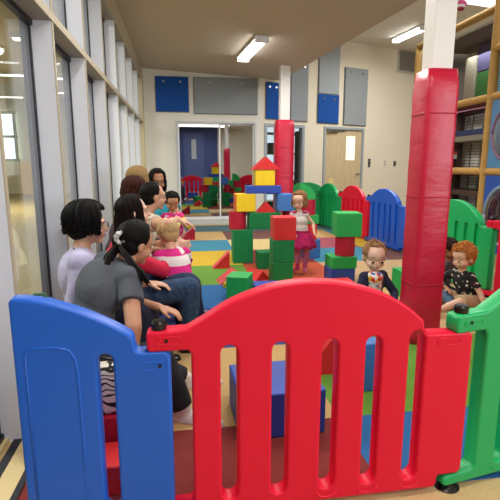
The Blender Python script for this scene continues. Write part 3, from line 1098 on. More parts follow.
part('mat_panel', mat('purple_mat', '#4e4468', .6), .56, .62, .45, 1.15, 2.47, 2.83, bev=.01)
part('mat_panel', mat('navy_mat2', '#25306a', .6), .56, .62, .05, .44, 2.47, 2.83, bev=.01)
part('beige_board', mat('beige_board', '#a39880', .7), .54, .6, 1.17, 1.4, 1.9, 2.75, bev=.01)
part('roof_sheet', mat('brown_netting', '#6e6456', .8), .1, 1.45, .05, 1.7, 2.84, 2.87)
part('back_sheet', mat('brown_back', '#584d42', .85), 1.4, 1.44, -1.2, 1.7, 0, 3.2)
part('side_sheet', mat('brown_back', '#584d42', .85), .1, 1.45, 1.76, 1.79, 0, 2.85)
# skylight-like lit panel and a pink paper fish hanging near the near pillar
t = empty('ceiling_light', (5.2, 7.4, 3.876), .2, 'square lit panel on the high ceiling seen through the climbing frame', 'ceiling light')
bm = bmesh.new(); box(bm, -.5, .5, -.3, .3, -.02, 0, bev=.004); build('diffuser', bm, emit('lit_panel', (1, 1, 1), 1.3), t)
bm = bmesh.new(); box(bm, -.54, .54, -.34, .34, -.012, .001); build('frame', bm, M_WHITEP, t)
p = atD(462, 4, 4.2)
t = empty('hanging_ornament', p, .3, 'pink and white hanging ornament at the top beside the near white pillar', 'ornament')
bm = bmesh.new(); ell(bm, (0, 0, 0), (.05, .035, .035)); build('pink_body', bm, mat('orn_pink', '#d8418c', .5), t, smooth=True)
bm = bmesh.new(); ell(bm, (-.012, 0, -.02), (.044, .036, .02)); build('white_band', bm, mat('orn_white', '#e8e2e8', .5), t, smooth=True)
bm = bmesh.new(); ell(bm, (-.01, 0, -.04), (.038, .03, .02)); build('dark_red_base', bm, mat('orn_red', '#8a1030', .5), t, smooth=True)
bm = bmesh.new(); tube(bm, [(0, 0, .03), (0, 0, 3.878 - p.z)], .0025, 6); build('string', bm, M_WHITEP, t)

# ================================================================== PEOPLE
SKIN = {}
def skin(name, h):
    return mat('skin_' + name, h, .5, sss=.12)


def ik(a, b, l1, l2, pole):
    a, b, pole = V(a), V(b), V(pole)
    d = b - a
    L = min(d.length, (l1 + l2) * .995)
    dn = d.normalized()
    x = (l1 * l1 - l2 * l2 + L * L) / (2 * L)
    h = math.sqrt(max(1e-6, l1 * l1 - x * x))
    pr = pole - dn * pole.dot(dn)
    pr.normalize()
    return a + dn * x + pr * h, a + dn * L


class Person:
    def __init__(s, label, head, fwd, up=(0, 0, 1), k=1.0, hk=None, skinc='#b98565', child=False, cat_='person', root=None):
        s.k = k                                  # body scale, 1 = adult woman of 1.62 m
        s.hk = (hk or k)                         # head scale
        s.child = child
        s.wx = 1.08 if child else 1.0
        s.head = V(head)
        f = V(fwd).normalized(); u = V(up); u = (u - f * u.dot(f)).normalized(); r = f.cross(u)
        s.R = Matrix((r, f, u)).transposed()     # columns: right, forward, up
        s.skinm = skin(skinc[1:], skinc)
        base = root or (head[0], head[1], 0)
        s.t = empty('person', base, 0, label, cat_)
        s.off = V(base)
        s.sk = bmesh.new()                       # the body surface, in world coordinates
        s.cl = {}

    def hp(s, x, y, z): return s.head + s.R @ (V((x * s.wx, y, z)) * s.hk)

    def q(s, name):
        if name not in s.cl: s.cl[name] = bmesh.new()
        return s.cl[name]

    def he(s, bm, c, r, seg=20, mi=0):
        ell(bm, s.hp(*c), (r[0] * s.hk * s.wx, r[1] * s.hk, r[2] * s.hk), s.R, seg, mi)

    def do_head(s, neck, nr=.05):
        bm = s.sk
        ch = s.child
        s.he(bm, (0, -.012, .028), (.073, .090, .082))
        if ch:
            s.he(bm, (0, .018, -.03), (.062, .060, .056))
            for q in (-1, 1): s.he(bm, (q * .030, .046, -.040), (.027, .026, .025))
            s.he(bm, (0, .058, -.068), (.020, .018, .015))
            s.he(bm, (0, .028, .03), (.062, .062, .062))
            cap(bm, s.hp(0, .083, -.022), s.hp(0, .0875, -.036), .005 * s.hk, .0095 * s.hk)
        else:
            s.he(bm, (0, .016, -.03), (.060, .064, .068))
            for q in (-1, 1): s.he(bm, (q * .035, .05, -.032), (.026, .024, .028))
            s.he(bm, (0, .058, -.084), (.022, .02, .018))
            cap(bm, s.hp(0, .086, .002), s.hp(0, .0955, -.026), .007 * s.hk, .0115 * s.hk)
        if not ch: s.he(bm, (0, .072, .022), (.048, .016, .012))
        s.he(bm, (0, .070, -.052), (.024, .017, .014))
        for q in (-1, 1):
            s.he(bm, (q * .074, -.01, -.006), (.009, .019, .03), 12)
        nk = V(neck)
        cap(bm, s.hp(0, -.02, -.05), nk, nr * s.k * (1 if not ch else .95), nr * s.k * 1.12)
        s.neck = nk

    def face(s, brow='#1c1412', lip='#a4574f', glasses=False):
        m = [mat('eye_white', '#c9beb4', .4), mat('iris_dark', '#1d120c', .2)]
        ch = s.child
        ez = -.016 if ch else .004
        e = 1.25 if ch else 1.0
        for q in (-1, 1):
            bm = bmesh.new()
            s.he(bm, (q * .030, .0785 if ch else .0765, ez), ((.0088 if ch else .0112) * e, .009, (.005 if ch else .0062) * e), 12, 0)
            s.he(bm, (q * .030, .0852 if ch else .0828, ez), (.0072 * e, .0035, .0062 * e), 10, 1)
            s.fin('eye', bm, m)
            bm = bmesh.new()
            zb = -.002 if ch else 0
            yb = .003 if ch else 0
            pts = [s.hp(q * x, y + yb, z + zb) for x, y, z in ((.016, .0865, .023), (.03, .0845, .028), (.044, .0725, .024))]
            tube(bm, pts, [.0012 * s.hk, .0015 * s.hk, .0008 * s.hk], 6)
            s.fin('eyebrow', bm, mat('brow_' + brow[1:], brow, .8))
        bm = bmesh.new()
        w = .62 if ch else .9
        for zz, r in ((-.0495, .0026), (-.055, .0034)):
            pts = [s.hp(x * w, y + (.0005 if ch else .001), zz - (.001 if x == 0 else 0)) for x, y in ((-.021, .080), (-.01, .0862), (0, .088), (.01, .0862), (.021, .080))]
            tube(bm, pts, [.001 * s.hk, r * s.hk, r * s.hk * 1.05, r * s.hk, .001 * s.hk], 8)
        s.fin('lips', bm, mat('lip_' + lip[1:], lip, .4))
        if glasses:
            g = s.fin_empty = None
            bm = bmesh.new()
            for q in (-1, 1):
                tube(bm, [s.hp(q * .033 + .023 * math.cos(a), .102, .002 + .016 * math.sin(a)) for a in [2 * PI * i / 16 for i in range(17)]], .0012, 6)
                tube(bm, [s.hp(q * .056, .101, .006), s.hp(q * .074, .06, .006), s.hp(q * .079, -.01, .002)], .0014, 6)
            tube(bm, [s.hp(-.01, .102, .006), s.hp(.01, .102, .006)], .0012, 6)
            s.fin('glasses', bm, mat('glasses_metal', '#5a4a3a', .3, metal=1))

    def fin(s, name, bm, m):
        bm.transform(Matrix.Translation(-s.off))
        return build(name, bm, m, s.t, smooth=True)

    # torso between pelvis and neck; returns shoulder and hip points
    def torso(s, pelvis, chest, right, sw=.165, hw=.095, top=None, topcol=None, bottom=None):
        k = s.k
        P, Cc, N = V(pelvis), V(chest), s.neck
        r = V(right).normalized()
        upv = (N - P).normalized()
        fwd = upv.cross(r).normalized()
        R = Matrix((r, fwd, upv)).transposed()
        if R.determinant() < 0: R = Matrix((r, -fwd, upv)).transposed()
        s.TR = R
        def body(bm, e):
            ell(bm, P, ((.155 + e) * k, (.115 + e) * k, (.11 + e) * k), R, 20)
            ell(bm, P.lerp(Cc, .5), ((.128 + e) * k, (.098 + e) * k, (.15 + e) * k), R, 20)
            ell(bm, Cc, ((.145 + e) * k, (.105 + e) * k, (.14 + e) * k), R, 20)
            up2 = Cc.lerp(N, .55)
            ell(bm, up2, ((.125 + e) * k, (.075 + e) * k, (.075 + e) * k), R, 20)
            for q in (-1, 1):
                ell(bm, s.sh[q], (.056 + e) * k, None, 16)
                cap(bm, s.sh[q], N.lerp(Cc, .25), (.05 + e) * k, (.055 + e) * k)
        sb = Cc.lerp(N, .72)
        s.sh = {q: sb + r * (q * sw * k) for q in (-1, 1)}
        s.hips = {q: P + r * (q * hw * k) - upv * .02 * k for q in (-1, 1)}
        body(s.sk, 0)
        if top:
            body(s.q(top), .014)
        s.body = body
        s.P = P

    def hand(s, w, d, n, curl=.5, k=None):
        """w wrist, d direction of the hand, n palm normal"""
        k = (k or s.k)
        d = V(d).normalized(); n = V(n); n = (n - d * n.dot(d)).normalized(); side = d.cross(n)
        R = Matrix((side, d, n)).transposed()
        w = V(w)
        pc = w + d * .045 * k
        ell(s.sk, pc, (.038 * k, .05 * k, .016 * k), R, 14)
        for i, (o, L) in enumerate(((-.029, .062), (-.010, .072), (.010, .068), (.028, .052))):
            a = w + (d * .08 + side * o) * k
            a0 = w + (d * .05 + side * o * .8) * k
            d1 = (d * math.cos(curl * .5) + n * math.sin(curl * .5))
            b = a + d1 * L * .5 * k
            d2 = (d * math.cos(curl * 1.5) + n * math.sin(curl * 1.5))
            c = b + d2 * L * .5 * k
            r = .0088 * k
            cap(s.sk, a0, a, r, r, 8); cap(s.sk, a, b, r, r * .92, 8); cap(s.sk, b, c, r * .92, r * .78, 8)
        a = w + (d * .02 - side * .028) * k
        b = a + (d * .03 - side * .022 + n * .008) * k
        c = b + (d * .03 - side * .004 + n * .012) * k
        cap(s.sk, a, b, .012 * k, .0105 * k, 8); cap(s.sk, b, c, .0105 * k, .0085 * k, 8)

    def arm(s, q, wrist, pole, hd=None, hn=(0, 0, -1), curl=.5, sleeve=None, frac=.55, er=1.0, la=.27, lf=.24, loose=.016):
        k = s.k
        S = s.sh[q]
        E, Wp = ik(S, wrist, la * k, lf * k, pole)
        cap(s.sk, S, E, .044 * k * er, .036 * k * er)
        cap(s.sk, E, Wp, .036 * k * er, .023 * k * er)
        cap(s.sk, E, E.lerp(Wp, .35), .036 * k * er, .036 * k * er)
        s.hand(Wp, hd if hd else (Wp - E), hn, curl, k)
        if sleeve:
            bm = s.q(sleeve)
            g = loose * k
            if frac <= 1:
                end = S.lerp(E, frac)
                ell(bm, S, .058 * k, None, 14)
                tube(bm, [S, S.lerp(E, frac * .5), end], [.056 * k + g * .3, .052 * k + g * .6, .046 * k + g], 16)
            else:
                end = E.lerp(Wp, frac - 1)
                ell(bm, S, .058 * k, None, 14)
                tube(bm, [S, E], [.056 * k, .038 * k + g * .9], 16)
                ell(bm, E, .038 * k + g * .85, None, 14)
                tube(bm, [E, E.lerp(Wp, .5 * (frac - 1)), end], [.038 * k + g * .9, .034 * k + g * .8, .026 * k + g * .8], 16)
        return E, Wp

    def leg(s, q, ankle, pole, toe, cloth=None, frac=2.0, shoe=None, lt=.39, ls=.39, sock=None, shoe_h=.0):
        k = s.k
        Hh = s.hips[q]
        K, A = ik(Hh, ankle, lt * k, ls * k, pole)
        cap(s.sk, Hh, K, .078 * k, .052 * k)
        cap(s.sk, K, A, .05 * k, .033 * k)
        cap(s.sk, K.lerp(A, .1), K.lerp(A, .45), .05 * k, .05 * k)
        td = V(toe).normalized()
        heel = A + V((0, 0, -.045 * k)) - td * .03 * k
        ball = A + V((0, 0, -.05 * k)) + td * .12 * k
        for bm, e in ((s.sk, 0),) + (((s.q(shoe + '|%d' % q), .008),) if shoe else ()) + (((s.q(sock + '|%d' % q), .006),) if sock else ()):
            cap(bm, heel, ball, (.032 + e) * k, (.03 + e) * k)
            cap(bm, ball, ball + td * .06 * k, (.03 + e) * k, (.022 + e) * k)
            cap(bm, A, heel, (.034 + e) * k, (.034 + e) * k)
            if e: tube(bm, [A, A.lerp(K, .12 + shoe_h)], [(.036 + e) * k, (.038 + e) * k], 14)
        if cloth:
            bm = s.q(cloth)
            g = .014 * k
            cap(bm, Hh, Hh.lerp(K, .3), .085 * k + g, .078 * k + g)
            if frac <= 1:
                tube(bm, [Hh, Hh.lerp(K, frac)], [.08 * k + g, .07 * k + g * 1.6], 16)
            else:
                tube(bm, [Hh, K], [.082 * k + g, .056 * k + g], 16)
                ell(bm, K, .056 * k + g, None, 16)
                tube(bm, [K, K.lerp(A, .4 * (frac - 1)), K.lerp(A, frac - 1)], [.056 * k + g, .054 * k + g, .042 * k + g], 16)
        return K, A

    def pelvis_cloth(s, name):
        bm = s.q(name)
        k = s.k
        ell(bm, s.P, ((.155 + .022) * k, (.115 + .022) * k, (.1 + .02) * k), s.TR, 20)

    def finish(s, mats, voxel=None):
        vx = voxel or (.0065 if s.k > .75 else .005)
        bm = s.sk
        bm.transform(Matrix.Translation(-s.off))
        o = fuse('body', bm, s.skinm, s.t, vx, 3)
        for n, bm in s.cl.items():
            bm.transform(Matrix.Translation(-s.off))
            fuse({'shoes': 'shoe', 'socks': 'sock', 'pink_boots': 'boot'}.get(n.split('|')[0], n.split('|')[0]), bm, mats[n.split('|')[0]], s.t, vx * 1.15, 5)
        s.done = True
        return s.t

    # ---- hair
    def hair(s, color, length=.0, fringe=True, bulk=1.0, n=90, tail=None, curly=False, thin=False, face_open=52, gather=None, seed=1, base=True, wave=.006, r0=.011, wisps=0):
        rnd = random.Random(seed)
        hm = mat('hair_' + color[1:], color, .6, .25, 120, spec=.12, var=.22, stretch=(3, 3, .4), dist=.003)
        bm = bmesh.new()
        k = s.hk
        if base:
            s.he(bm, (0, -.027, .036), (.080 * bulk, .088 * bulk, .084 * bulk), 24)
            s.he(bm, (0, -.045, -.005), (.074 * bulk, .062 * bulk, .07 * bulk), 20)
        ex, ey, ez = .078 * bulk, .096 * bulk, .088 * bulk
        cy, cz = -.014, .032
        hang = s.R.inverted() @ V((0, 0, -1))
        n = int(n * 2.2); r0 *= .62
        for i in range(n):
            az = 2 * PI * (i + rnd.random() * .8) / n          # 0 = front
            a = (math.degrees(az) + 180) % 360 - 180
            front = abs(a) < face_open
            ph0 = math.radians(rnd.uniform(4, 38))
            ph1 = math.radians(rnd.uniform(52, 60) if front else rnd.uniform(98, 112))
            if front and not fringe: ph1 = math.radians(rnd.uniform(40, 50))
            pts = []
            j = rnd.uniform(.96, 1.05)
            for q in range(7):
                ph = ph0 + (ph1 - ph0) * q / 6
                aa = az + math.sin(q * 1.1 + i) * .03
                if gather is not None:
                    w = (q / 6) ** 1.6
                    p = V((math.sin(aa) * math.sin(ph) * ex * j, math.cos(aa) * math.sin(ph) * ey * j + cy, math.cos(ph) * ez * j + cz))
                    p = p.lerp(V(gather), w)
                    # keep outside of the scalp
                    e = V((p.x / ex, (p.y - cy) / ey, (p.z - cz) / ez))
                    if e.length < 1.0:
                        e.normalize(); p = V((e.x * ex, e.y * ey + cy, e.z * ez + cz))
                else:
                    p = V((math.sin(aa) * math.sin(ph) * ex * j, math.cos(aa) * math.sin(ph) * ey * j + cy, math.cos(ph) * ez * j + cz))
                pts.append(p)
            if length > 0 and not front and gather is None:
                L = length * rnd.uniform(.82, 1.05) / k
                last = pts[-1].copy()
                out = V((last.x, last.y, 0)).normalized() * (.006 if length > .06 else -.012)
                for q in range(1, 6):
                    pts.append(last + hang * (L * q / 5) + out * math.sin(q / 5 * PI) + V((math.sin(q * 1.7 + i) * wave, math.cos(q * 1.3 + i) * wave, 0)))
            r = r0 * rnd.uniform(.7, 1.1) * k
            rr = [r * (.55 + .45 * min(1, q / 2)) * (1 if q < len(pts) - 2 else (.8 if q == len(pts) - 2 else .3)) for q in range(len(pts))]
            tube(bm, [s.hp(*p) for p in pts], rr, 6)
        for i in range(wisps):                 # fine strands standing up from the crown
            az = rnd.uniform(0, 2 * PI); ph = math.radians(rnd.uniform(0, 48)); L = rnd.uniform(.01, .035)
            d_ = V((math.sin(az) * math.sin(ph), math.cos(az) * math.sin(ph), math.cos(ph)))
            q0 = V((d_.x * ex, d_.y * ey + cy, d_.z * ez + cz - .004))
            tube(bm, [s.hp(*q0), s.hp(*(q0 + d_ * L * .6)), s.hp(*(q0 + d_ * L + V((rnd.uniform(-1, 1), rnd.uniform(-1, 1), 0)) * .008))], [.003 * k, .0022 * k, .0006 * k], 5)
        if curly:
            for i in range(150):
                az = rnd.uniform(0, 2 * PI); a = (math.degrees(az) + 180) % 360 - 180
                ph = math.radians(rnd.uniform(0, 62 if abs(a) < 60 else 112))
                j = rnd.uniform(.98, 1.16)
                c = V((math.sin(az) * math.sin(ph) * ex * j, math.cos(az) * math.sin(ph) * ey * j + cy, math.cos(ph) * ez * j + cz))
                ax = V((rnd.uniform(-1, 1), rnd.uniform(-1, 1), rnd.uniform(-1, 1))).normalized()
                x, y, _ = frame_of(ax)
                R = .013
                tube(bm, [s.hp(*(c + (x * math.cos(w) + y * math.sin(w)) * R + ax * w * .0016)) for w in [.7 * z for z in range(10)]], .0036 * k, 5)
        if tail:
            a, ln, th, col = tail['at'], tail['pts'], tail['r'], None
            for i in range(tail.get('n', 26) * 2):
                o = V((rnd.gauss(0, .6), rnd.gauss(0, .6), rnd.gauss(0, .6))) * th
                raw = [s.hp(*a)] + [V(p) for p in ln]
                pts = []
                for z in range(len(raw) - 1):
                    for w in (0, .5):
                        pts.append(raw[z].lerp(raw[z + 1], w))
                pts.append(raw[-1])
                m_ = len(pts) - 1
                cut = rnd.uniform(.75, 1.0)
                out = []
                for z, q in enumerate(pts):
                    g = z / m_
                    if g > cut + .1: break
                    sw = V((math.sin(z * 1.3 + i), math.cos(z * 1.1 + i * 2), math.sin(z + i * 3))) * .004 * g
                    out.append(q + o * (.45 + 1.1 * g) + sw)
                tube(bm, out, [.006 * k] * (len(out) - 2) + [.005 * k, .0012 * k], 6)
        s.fin('hair', bm, hm)


def cloth(name, h, **kw):
    return mat('cloth_' + name, h, .9, .55, kw.pop('scale', 9), var=kw.pop('var', .06), dist=.03, **kw)


def stripes(name, cols, period, axis=2, offs=0.0):
    """horizontal woven bands of a jersey"""
    m = bpy.data.materials.new(name); m.use_nodes = True
    nt = m.node_tree; b = nt.nodes['Principled BSDF']; b.inputs['Roughness'].default_value = .9
    tc = nt.nodes.new('ShaderNodeTexCoord'); sp = nt.nodes.new('ShaderNodeSeparateXYZ')
    nt.links.new(tc.outputs['Object'], sp.inputs[0])
    a = nt.nodes.new('ShaderNodeMath'); a.operation = 'ADD'; a.inputs[1].default_value = offs
    nt.links.new(sp.outputs[axis], a.inputs[0])
    d = nt.nodes.new('ShaderNodeMath'); d.operation = 'DIVIDE'; d.inputs[1].default_value = period
    nt.links.new(a.outputs[0], d.inputs[0])
    f = nt.nodes.new('ShaderNodeMath'); f.operation = 'FRACT'; nt.links.new(d.outputs[0], f.inputs[0])
    r = nt.nodes.new('ShaderNodeValToRGB'); r.color_ramp.interpolation = 'CONSTANT'
    r.color_ramp.elements[0].color = lin(cols[0]); r.color_ramp.elements[1].position = .5; r.color_ramp.elements[1].color = lin(cols[1])
    nt.links.new(f.outputs[0], r.inputs[0]); nt.links.new(r.outputs[0], b.inputs['Base Color'])
    return m


def blobs(name, base, cols, sc=60, thr=.55):
    m = bpy.data.materials.new(name); m.use_nodes = True
    nt = m.node_tree; b = nt.nodes['Principled BSDF']; b.inputs['Roughness'].default_value = .85
    tc = nt.nodes.new('ShaderNodeTexCoord'); v = nt.nodes.new('ShaderNodeTexVoronoi'); v.inputs['Scale'].default_value = sc
    nt.links.new(tc.outputs['Object'], v.inputs['Vector'])
    sp = nt.nodes.new('ShaderNodeSeparateColor'); nt.links.new(v.outputs['Color'], sp.inputs[0])
    r = nt.nodes.new('ShaderNodeValToRGB'); r.color_ramp.interpolation = 'CONSTANT'
    els = [(0, base)] + [(thr + (1 - thr) * i / len(cols), c) for i, c in enumerate(cols)]
    r.color_ramp.elements[0].color = lin(base)
    r.color_ramp.elements[1].position = els[1][0]; r.color_ramp.elements[1].color = lin(els[1][1])
    for p, c in els[2:]:
        e = r.color_ramp.elements.new(p); e.color = lin(c)
    nt.links.new(sp.outputs[0], r.inputs[0]); nt.links.new(r.outputs[0], b.inputs['Base Color'])
    return m


# 1 ---- woman in the grey t-shirt, leaning forward, back to us
hd = atD(136, 244, 2.42)
p = Person('seated woman in a grey t-shirt leaning forward, dark ponytail with a white scrunchie', hd, (.78, .55, -.28), (.3, .1, 1), 1.0, 1.02, '#bd8a6c', root=(-.42, 2.1, 0))
nk = atD(123, 265, 2.38)
p.do_head(nk, .048)
pel = V((-.50, 2.14, .315))
ch = pel.lerp(nk, .62) + V((-.03, 0, .05))
p.torso(pel, ch, (.50, -.86, -.10), top='t_shirt', sw=.15)
wr = atD(127, 378, 2.1)
p.arm(1, wr, (.35, -1, .1), hd=(.05, .1, -1), hn=(-1, 0, 0), sleeve='t_shirt', frac=.52, curl=.4, er=1.05)
p.arm(-1, V((-.14, 2.44, .44)), (-.2, .6, -.6), hd=(1, -.2, -.3), sleeve='t_shirt', frac=.52)
p.leg(1, V((-.02, 2.02, .06)), (.6, .1, .9), (.75, -.35, 0), 'trousers', 1.95, None, lt=.335, ls=.285, sock='socks')
p.leg(-1, V((.0, 2.34, .06)), (.6, .3, .9), (.9, .1, 0), 'trousers', 1.95, None, lt=.335, ls=.285, sock='socks')
p.pelvis_cloth('trousers')
p.face()
tp = [atD(117, 246, 2.36), atD(109, 258, 2.30), atD(106, 272, 2.26), atD(112, 283, 2.24)]
p.hair('#0e0a0a', gather=(-.02, -.115, .0), n=110, seed=3, fringe=False, bulk=1.03, tail=dict(at=(-.02, -.112, .0), pts=tp, r=.014, n=30), r0=.010)
# lock of hair falling beside the face
bm = bmesh.new()
for i in range(40):
    o = V((random.gauss(0, .5), random.gauss(0, .5), random.gauss(0, .5))) * .012
    tube(bm, [atD(121, 247, 2.32) + o * .5, atD(126, 255, 2.29) + o, atD(132, 263, 2.26) + o, atD(141, 272, 2.22) + o, atD(147, 284, 2.19) + o * 1.4], [.006, .007, .006, .005, .001], 6)
p.fin('loose_hair', bm, mat('hair_0e0a0a', '#0e0a0a'))
bm = bmesh.new()
c = atD(121, 238, 2.33)
for i in range(9):
    a = 2 * PI * i / 9
    ell(bm, c + V((.022 * math.cos(a), .006 * math.sin(a * 2), .026 * math.sin(a))), (.015, .013, .014), seg=10)
p.fin('scrunchie', bm, blobs('scrunchie', '#dcd8d2', ['#b9b5b2', '#6a6a70'], 60, .75))
p.finish({'t_shirt': cloth('grey', '#4d525a'), 'trousers': cloth('blackpants', '#16181e'), 'socks': cloth('sock', '#d4cfcb')})

# 2 ---- woman in lavender with glasses
hd = atD(88, 225, 2.62)
p = Person('seated woman with short black hair, glasses and a lavender top', hd, (.97, .22, -.06), (0, 0, 1), 1.02, 1.08, '#cfa388', root=(-.6, 2.62, 0))
nk = atD(81, 252, 2.6)
p.do_head(nk, .044)
pel = V((-.54, 2.6, .38))
p.torso(pel, pel.lerp(nk, .62) + V((-.02, 0, 0)), (.2, -.97, 0), top='top', sw=.15)
p.arm(1, V((-.36, 2.52, .42)), (-.2, -.4, -.8), hd=(1, .1, -.1), sleeve='top', frac=1.2)
p.arm(-1, V((-.22, 2.74, .5)), (-.2, .4, -.8), hd=(1, 0, -.1), sleeve='top', frac=1.2)
p.leg(1, V((-.25, 2.5, .06)), (.5, 0, 1), (1, 0, 0), 'trousers', 1.9, 'shoes', lt=.30, ls=.32)
p.leg(-1, V((-.24, 2.72, .06)), (.5, 0, 1), (1, 0, 0), 'trousers', 1.9, 'shoes', lt=.30, ls=.32)
p.pelvis_cloth('trousers')
p.face(glasses=True)
p.hair('#0d0b0c', length=.05, n=110, bulk=1.15, wave=.012, seed=5, face_open=48, r0=.013)
bm = bmesh.new()
a0 = nk + V((.03, -.06, .0)); 
tube(bm, [nk + V((-.03, -.055, .035)), nk + V((.02, -.10, -.0)), nk + V((.075, -.115, -.09)), nk + V((.12, -.10, -.2))], .004, 6)
p.fin('lanyard', bm, mat('lanyard_navy', '#171a38', .6))
p.finish({'top': cloth('lavender', '#b9b6d6'), 'trousers': cloth('navytrousers', '#1c2238'), 'shoes': M_BLACK})

# 3 ---- woman in red, jeans, long straight hair
hd = atD(134, 213, 2.95)
p = Person('seated woman with long straight dark hair, red top and blue jeans', hd, (.95, .25, .1), (-.1, 0, 1), 1.0, 1.02, '#d6ad98', root=(-.5, 2.95, 0))
nk = atD(124, 246, 2.93)
p.do_head(nk, .047)
pel = V((-.42, 2.93, .38))
p.torso(pel, pel.lerp(nk, .62), (.25, -.95, 0), top='red_top', sw=.155)
p.arm(1, V((-.05, 3.14, .66)), (.35, -.3, -.9), hd=(1, .6, -.1), hn=(0, 1, 0), sleeve='red_top', frac=1.85, la=.28, lf=.25)
p.arm(-1, V((-.16, 3.2, .55)), (-.1, .4, -.8), hd=(1, 0, 0), sleeve='red_top', frac=1.8)
p.leg(1, V((.02, 2.84, .07)), (.8, -.2, 1), (1, -.1, 0), 'jeans', 1.95, 'shoes', lt=.44, ls=.38)
p.leg(-1, V((.0, 3.05, .07)), (.5, 0, 1), (1, 0, 0), 'jeans', 1.95, 'shoes', lt=.42, ls=.4)
p.pelvis_cloth('jeans')
p.face()
p.hair('#160d0c', length=.26, n=110, seed=8, face_open=50, fringe=False, r0=.010)
p.finish({'red_top': cloth('redtop', '#c41c40'), 'jeans': cloth('jeans', '#26405f', scale=30, var=.2), 'shoes': M_BLACK})

# 4 ---- woman with bare arm reaching over her knee
hd = atD(154, 197, 3.4)
p = Person('seated woman with tied dark hair resting her bare arm over her knee', hd, (.93, .36, -.05), (0, 0, 1), 1.0, .93, '#c4957a', root=(-.4, 3.42, 0))
nk = atD(147, 214, 3.4)
p.do_head(nk, .045)
pel = V((-.43, 3.42, .39))
p.torso(pel, pel.lerp(nk, .62), (.3, -.95, 0), top='cream_top', sw=.155)
p.arm(1, atD(178, 219, 3.3), (0, -.6, .0), hd=(1, .0, -.45), hn=(0, 0, -1), sleeve='cream_top', frac=.35, curl=.35, la=.26, lf=.24)
p.arm(-1, V((-.06, 3.62, .62)), (0, .4, -.8), hd=(1, 0, -.2), sleeve='cream_top', frac=.35)
p.leg(1, V((.0, 3.22, .07)), (.4, 0, 1), (1, 0, 0), 'trousers', 1.95, 'shoes', lt=.42, ls=.42)
p.leg(-1, V((.0, 3.55, .07)), (.4, 0, 1), (1, 0, 0), 'trousers', 1.95, 'shoes', lt=.42, ls=.42)
p.pelvis_cloth('trousers')
p.face()
p.hair('#0f0b0b', gather=(0, -.115, .0), n=90, seed=12, fringe=False, tail=dict(at=(0, -.11, 0), pts=[hd + V((-.1, -.04, -.03)), hd + V((-.11, -.05, -.1))], r=.012, n=14))
p.finish({'cream_top': cloth('cream', '#cfc3ae'), 'trousers': cloth('darktrousers', '#15151a'), 'shoes': M_BLACK})

# 5 ---- brown hair, mostly hidden
hd = atD(135.5, 191, 3.65)
p = Person('seated adult with reddish-brown hair, mostly hidden behind the woman in red', hd, (.9, .4, -.15), (0, 0, 1), .98, 1.0, '#b98566', root=(-.55, 3.68, 0))
nk = atD(131, 211, 3.65)
p.do_head(nk, .047)
pel = V((-.56, 3.72, .38))
p.torso(pel, pel.lerp(nk, .62), (.3, -.95, 0), top='dark_top', sw=.15)
p.arm(1, V((-.22, 3.62, .55)), (-.2, -.4, -.8), sleeve='dark_top', frac=1.7)
p.arm(-1, V((-.2, 3.85, .55)), (-.2, .4, -.8), sleeve='dark_top', frac=1.7)
p.leg(1, V((-.14, 3.7, .07)), (.4, 0, 1), (1, 0, 0), 'trousers', 1.95, 'shoes')
p.leg(-1, V((-.14, 3.88, .07)), (.4, 0, 1), (1, 0, 0), 'trousers', 1.95, 'shoes')
p.pelvis_cloth('trousers')
p.face()
p.hair('#3a1d14', length=.10, n=80, seed=14, fringe=True)
p.finish({'dark_top': cloth('plum', '#3a2430'), 'trousers': cloth('darktrousers', '#15151a'), 'shoes': M_BLACK}, .009)

# 6 ---- blonde
hd = atD(139, 180, 4.15)
p = Person('seated adult with long blonde hair by the glass wall', hd, (.85, .5, -.05), (0, 0, 1), 1.0, 1.0, '#d6ae98', root=(-.5, 4.15, 0))
nk = atD(136, 199, 4.15)
p.do_head(nk, .047)
pel = V((-.52, 4.12, .40))
p.torso(pel, pel.lerp(nk, .62), (.3, -.95, 0), top='tan_top', sw=.155)
p.arm(1, V((-.15, 4.0, .6)), (-.2, -.4, -.8), sleeve='tan_top', frac=1.7)
p.arm(-1, V((-.12, 4.3, .6)), (-.2, .4, -.8), sleeve='tan_top', frac=1.7)
p.leg(1, V((-.1, 4.03, .07)), (.4, 0, 1), (1, 0, 0), 'trousers', 1.95, 'shoes', lt=.42, ls=.42)
p.leg(-1, V((-.1, 4.3, .07)), (.4, 0, 1), (1, 0, 0), 'trousers', 1.95, 'shoes', lt=.42, ls=.42)
p.pelvis_cloth('trousers')
p.face('#6a4a2a')
p.hair('#8f744a', length=.19, n=100, seed=15, bulk=1.06, face_open=46, r0=.012)
p.finish({'tan_top': cloth('tan', '#a08a68'), 'trousers': cloth('navytrousers', '#1c2238'), 'shoes': M_BLACK}, .009)

# 7 ---- dark haired woman facing the camera, teal top
hd = atD(157.5, 181, 4.55)
p = Person('woman with dark hair and a teal top facing the camera, beside the blonde', hd, (.25, -.95, -.15), (0, 0, 1), 1.0, 1.0, '#9a6a4c', root=(-.22, 4.6, 0))
nk = hd + V((-.01, .03, -.16))
p.do_head(nk, .047)
pel = V((hd.x - .03, 4.62, .42))
p.torso(pel, pel.lerp(nk, .6) + V((0, 0, 0)), (.95, .25, 0), top='teal_top', sw=.155)
p.arm(1, V((hd.x + .22, 4.28, .62)), (.5, .3, -.6), sleeve='teal_top', frac=.5)
p.arm(-1, V((hd.x - .1, 4.28, .6)), (-.5, .3, -.6), sleeve='teal_top', frac=.5)
p.leg(1, V((hd.x + .17, 4.42, .07)), (.2, -.5, 1), (.2, -1, 0), 'trousers', 1.95, 'shoes')
p.leg(-1, V((hd.x - .12, 4.47, .07)), (.1, -.5, 1), (0, -1, 0), 'trousers', 1.95, 'shoes')
p.pelvis_cloth('trousers')
p.face()
p.hair('#0f0b0b', length=.12, n=90, seed=16, bulk=1.02, face_open=50, fringe=False)
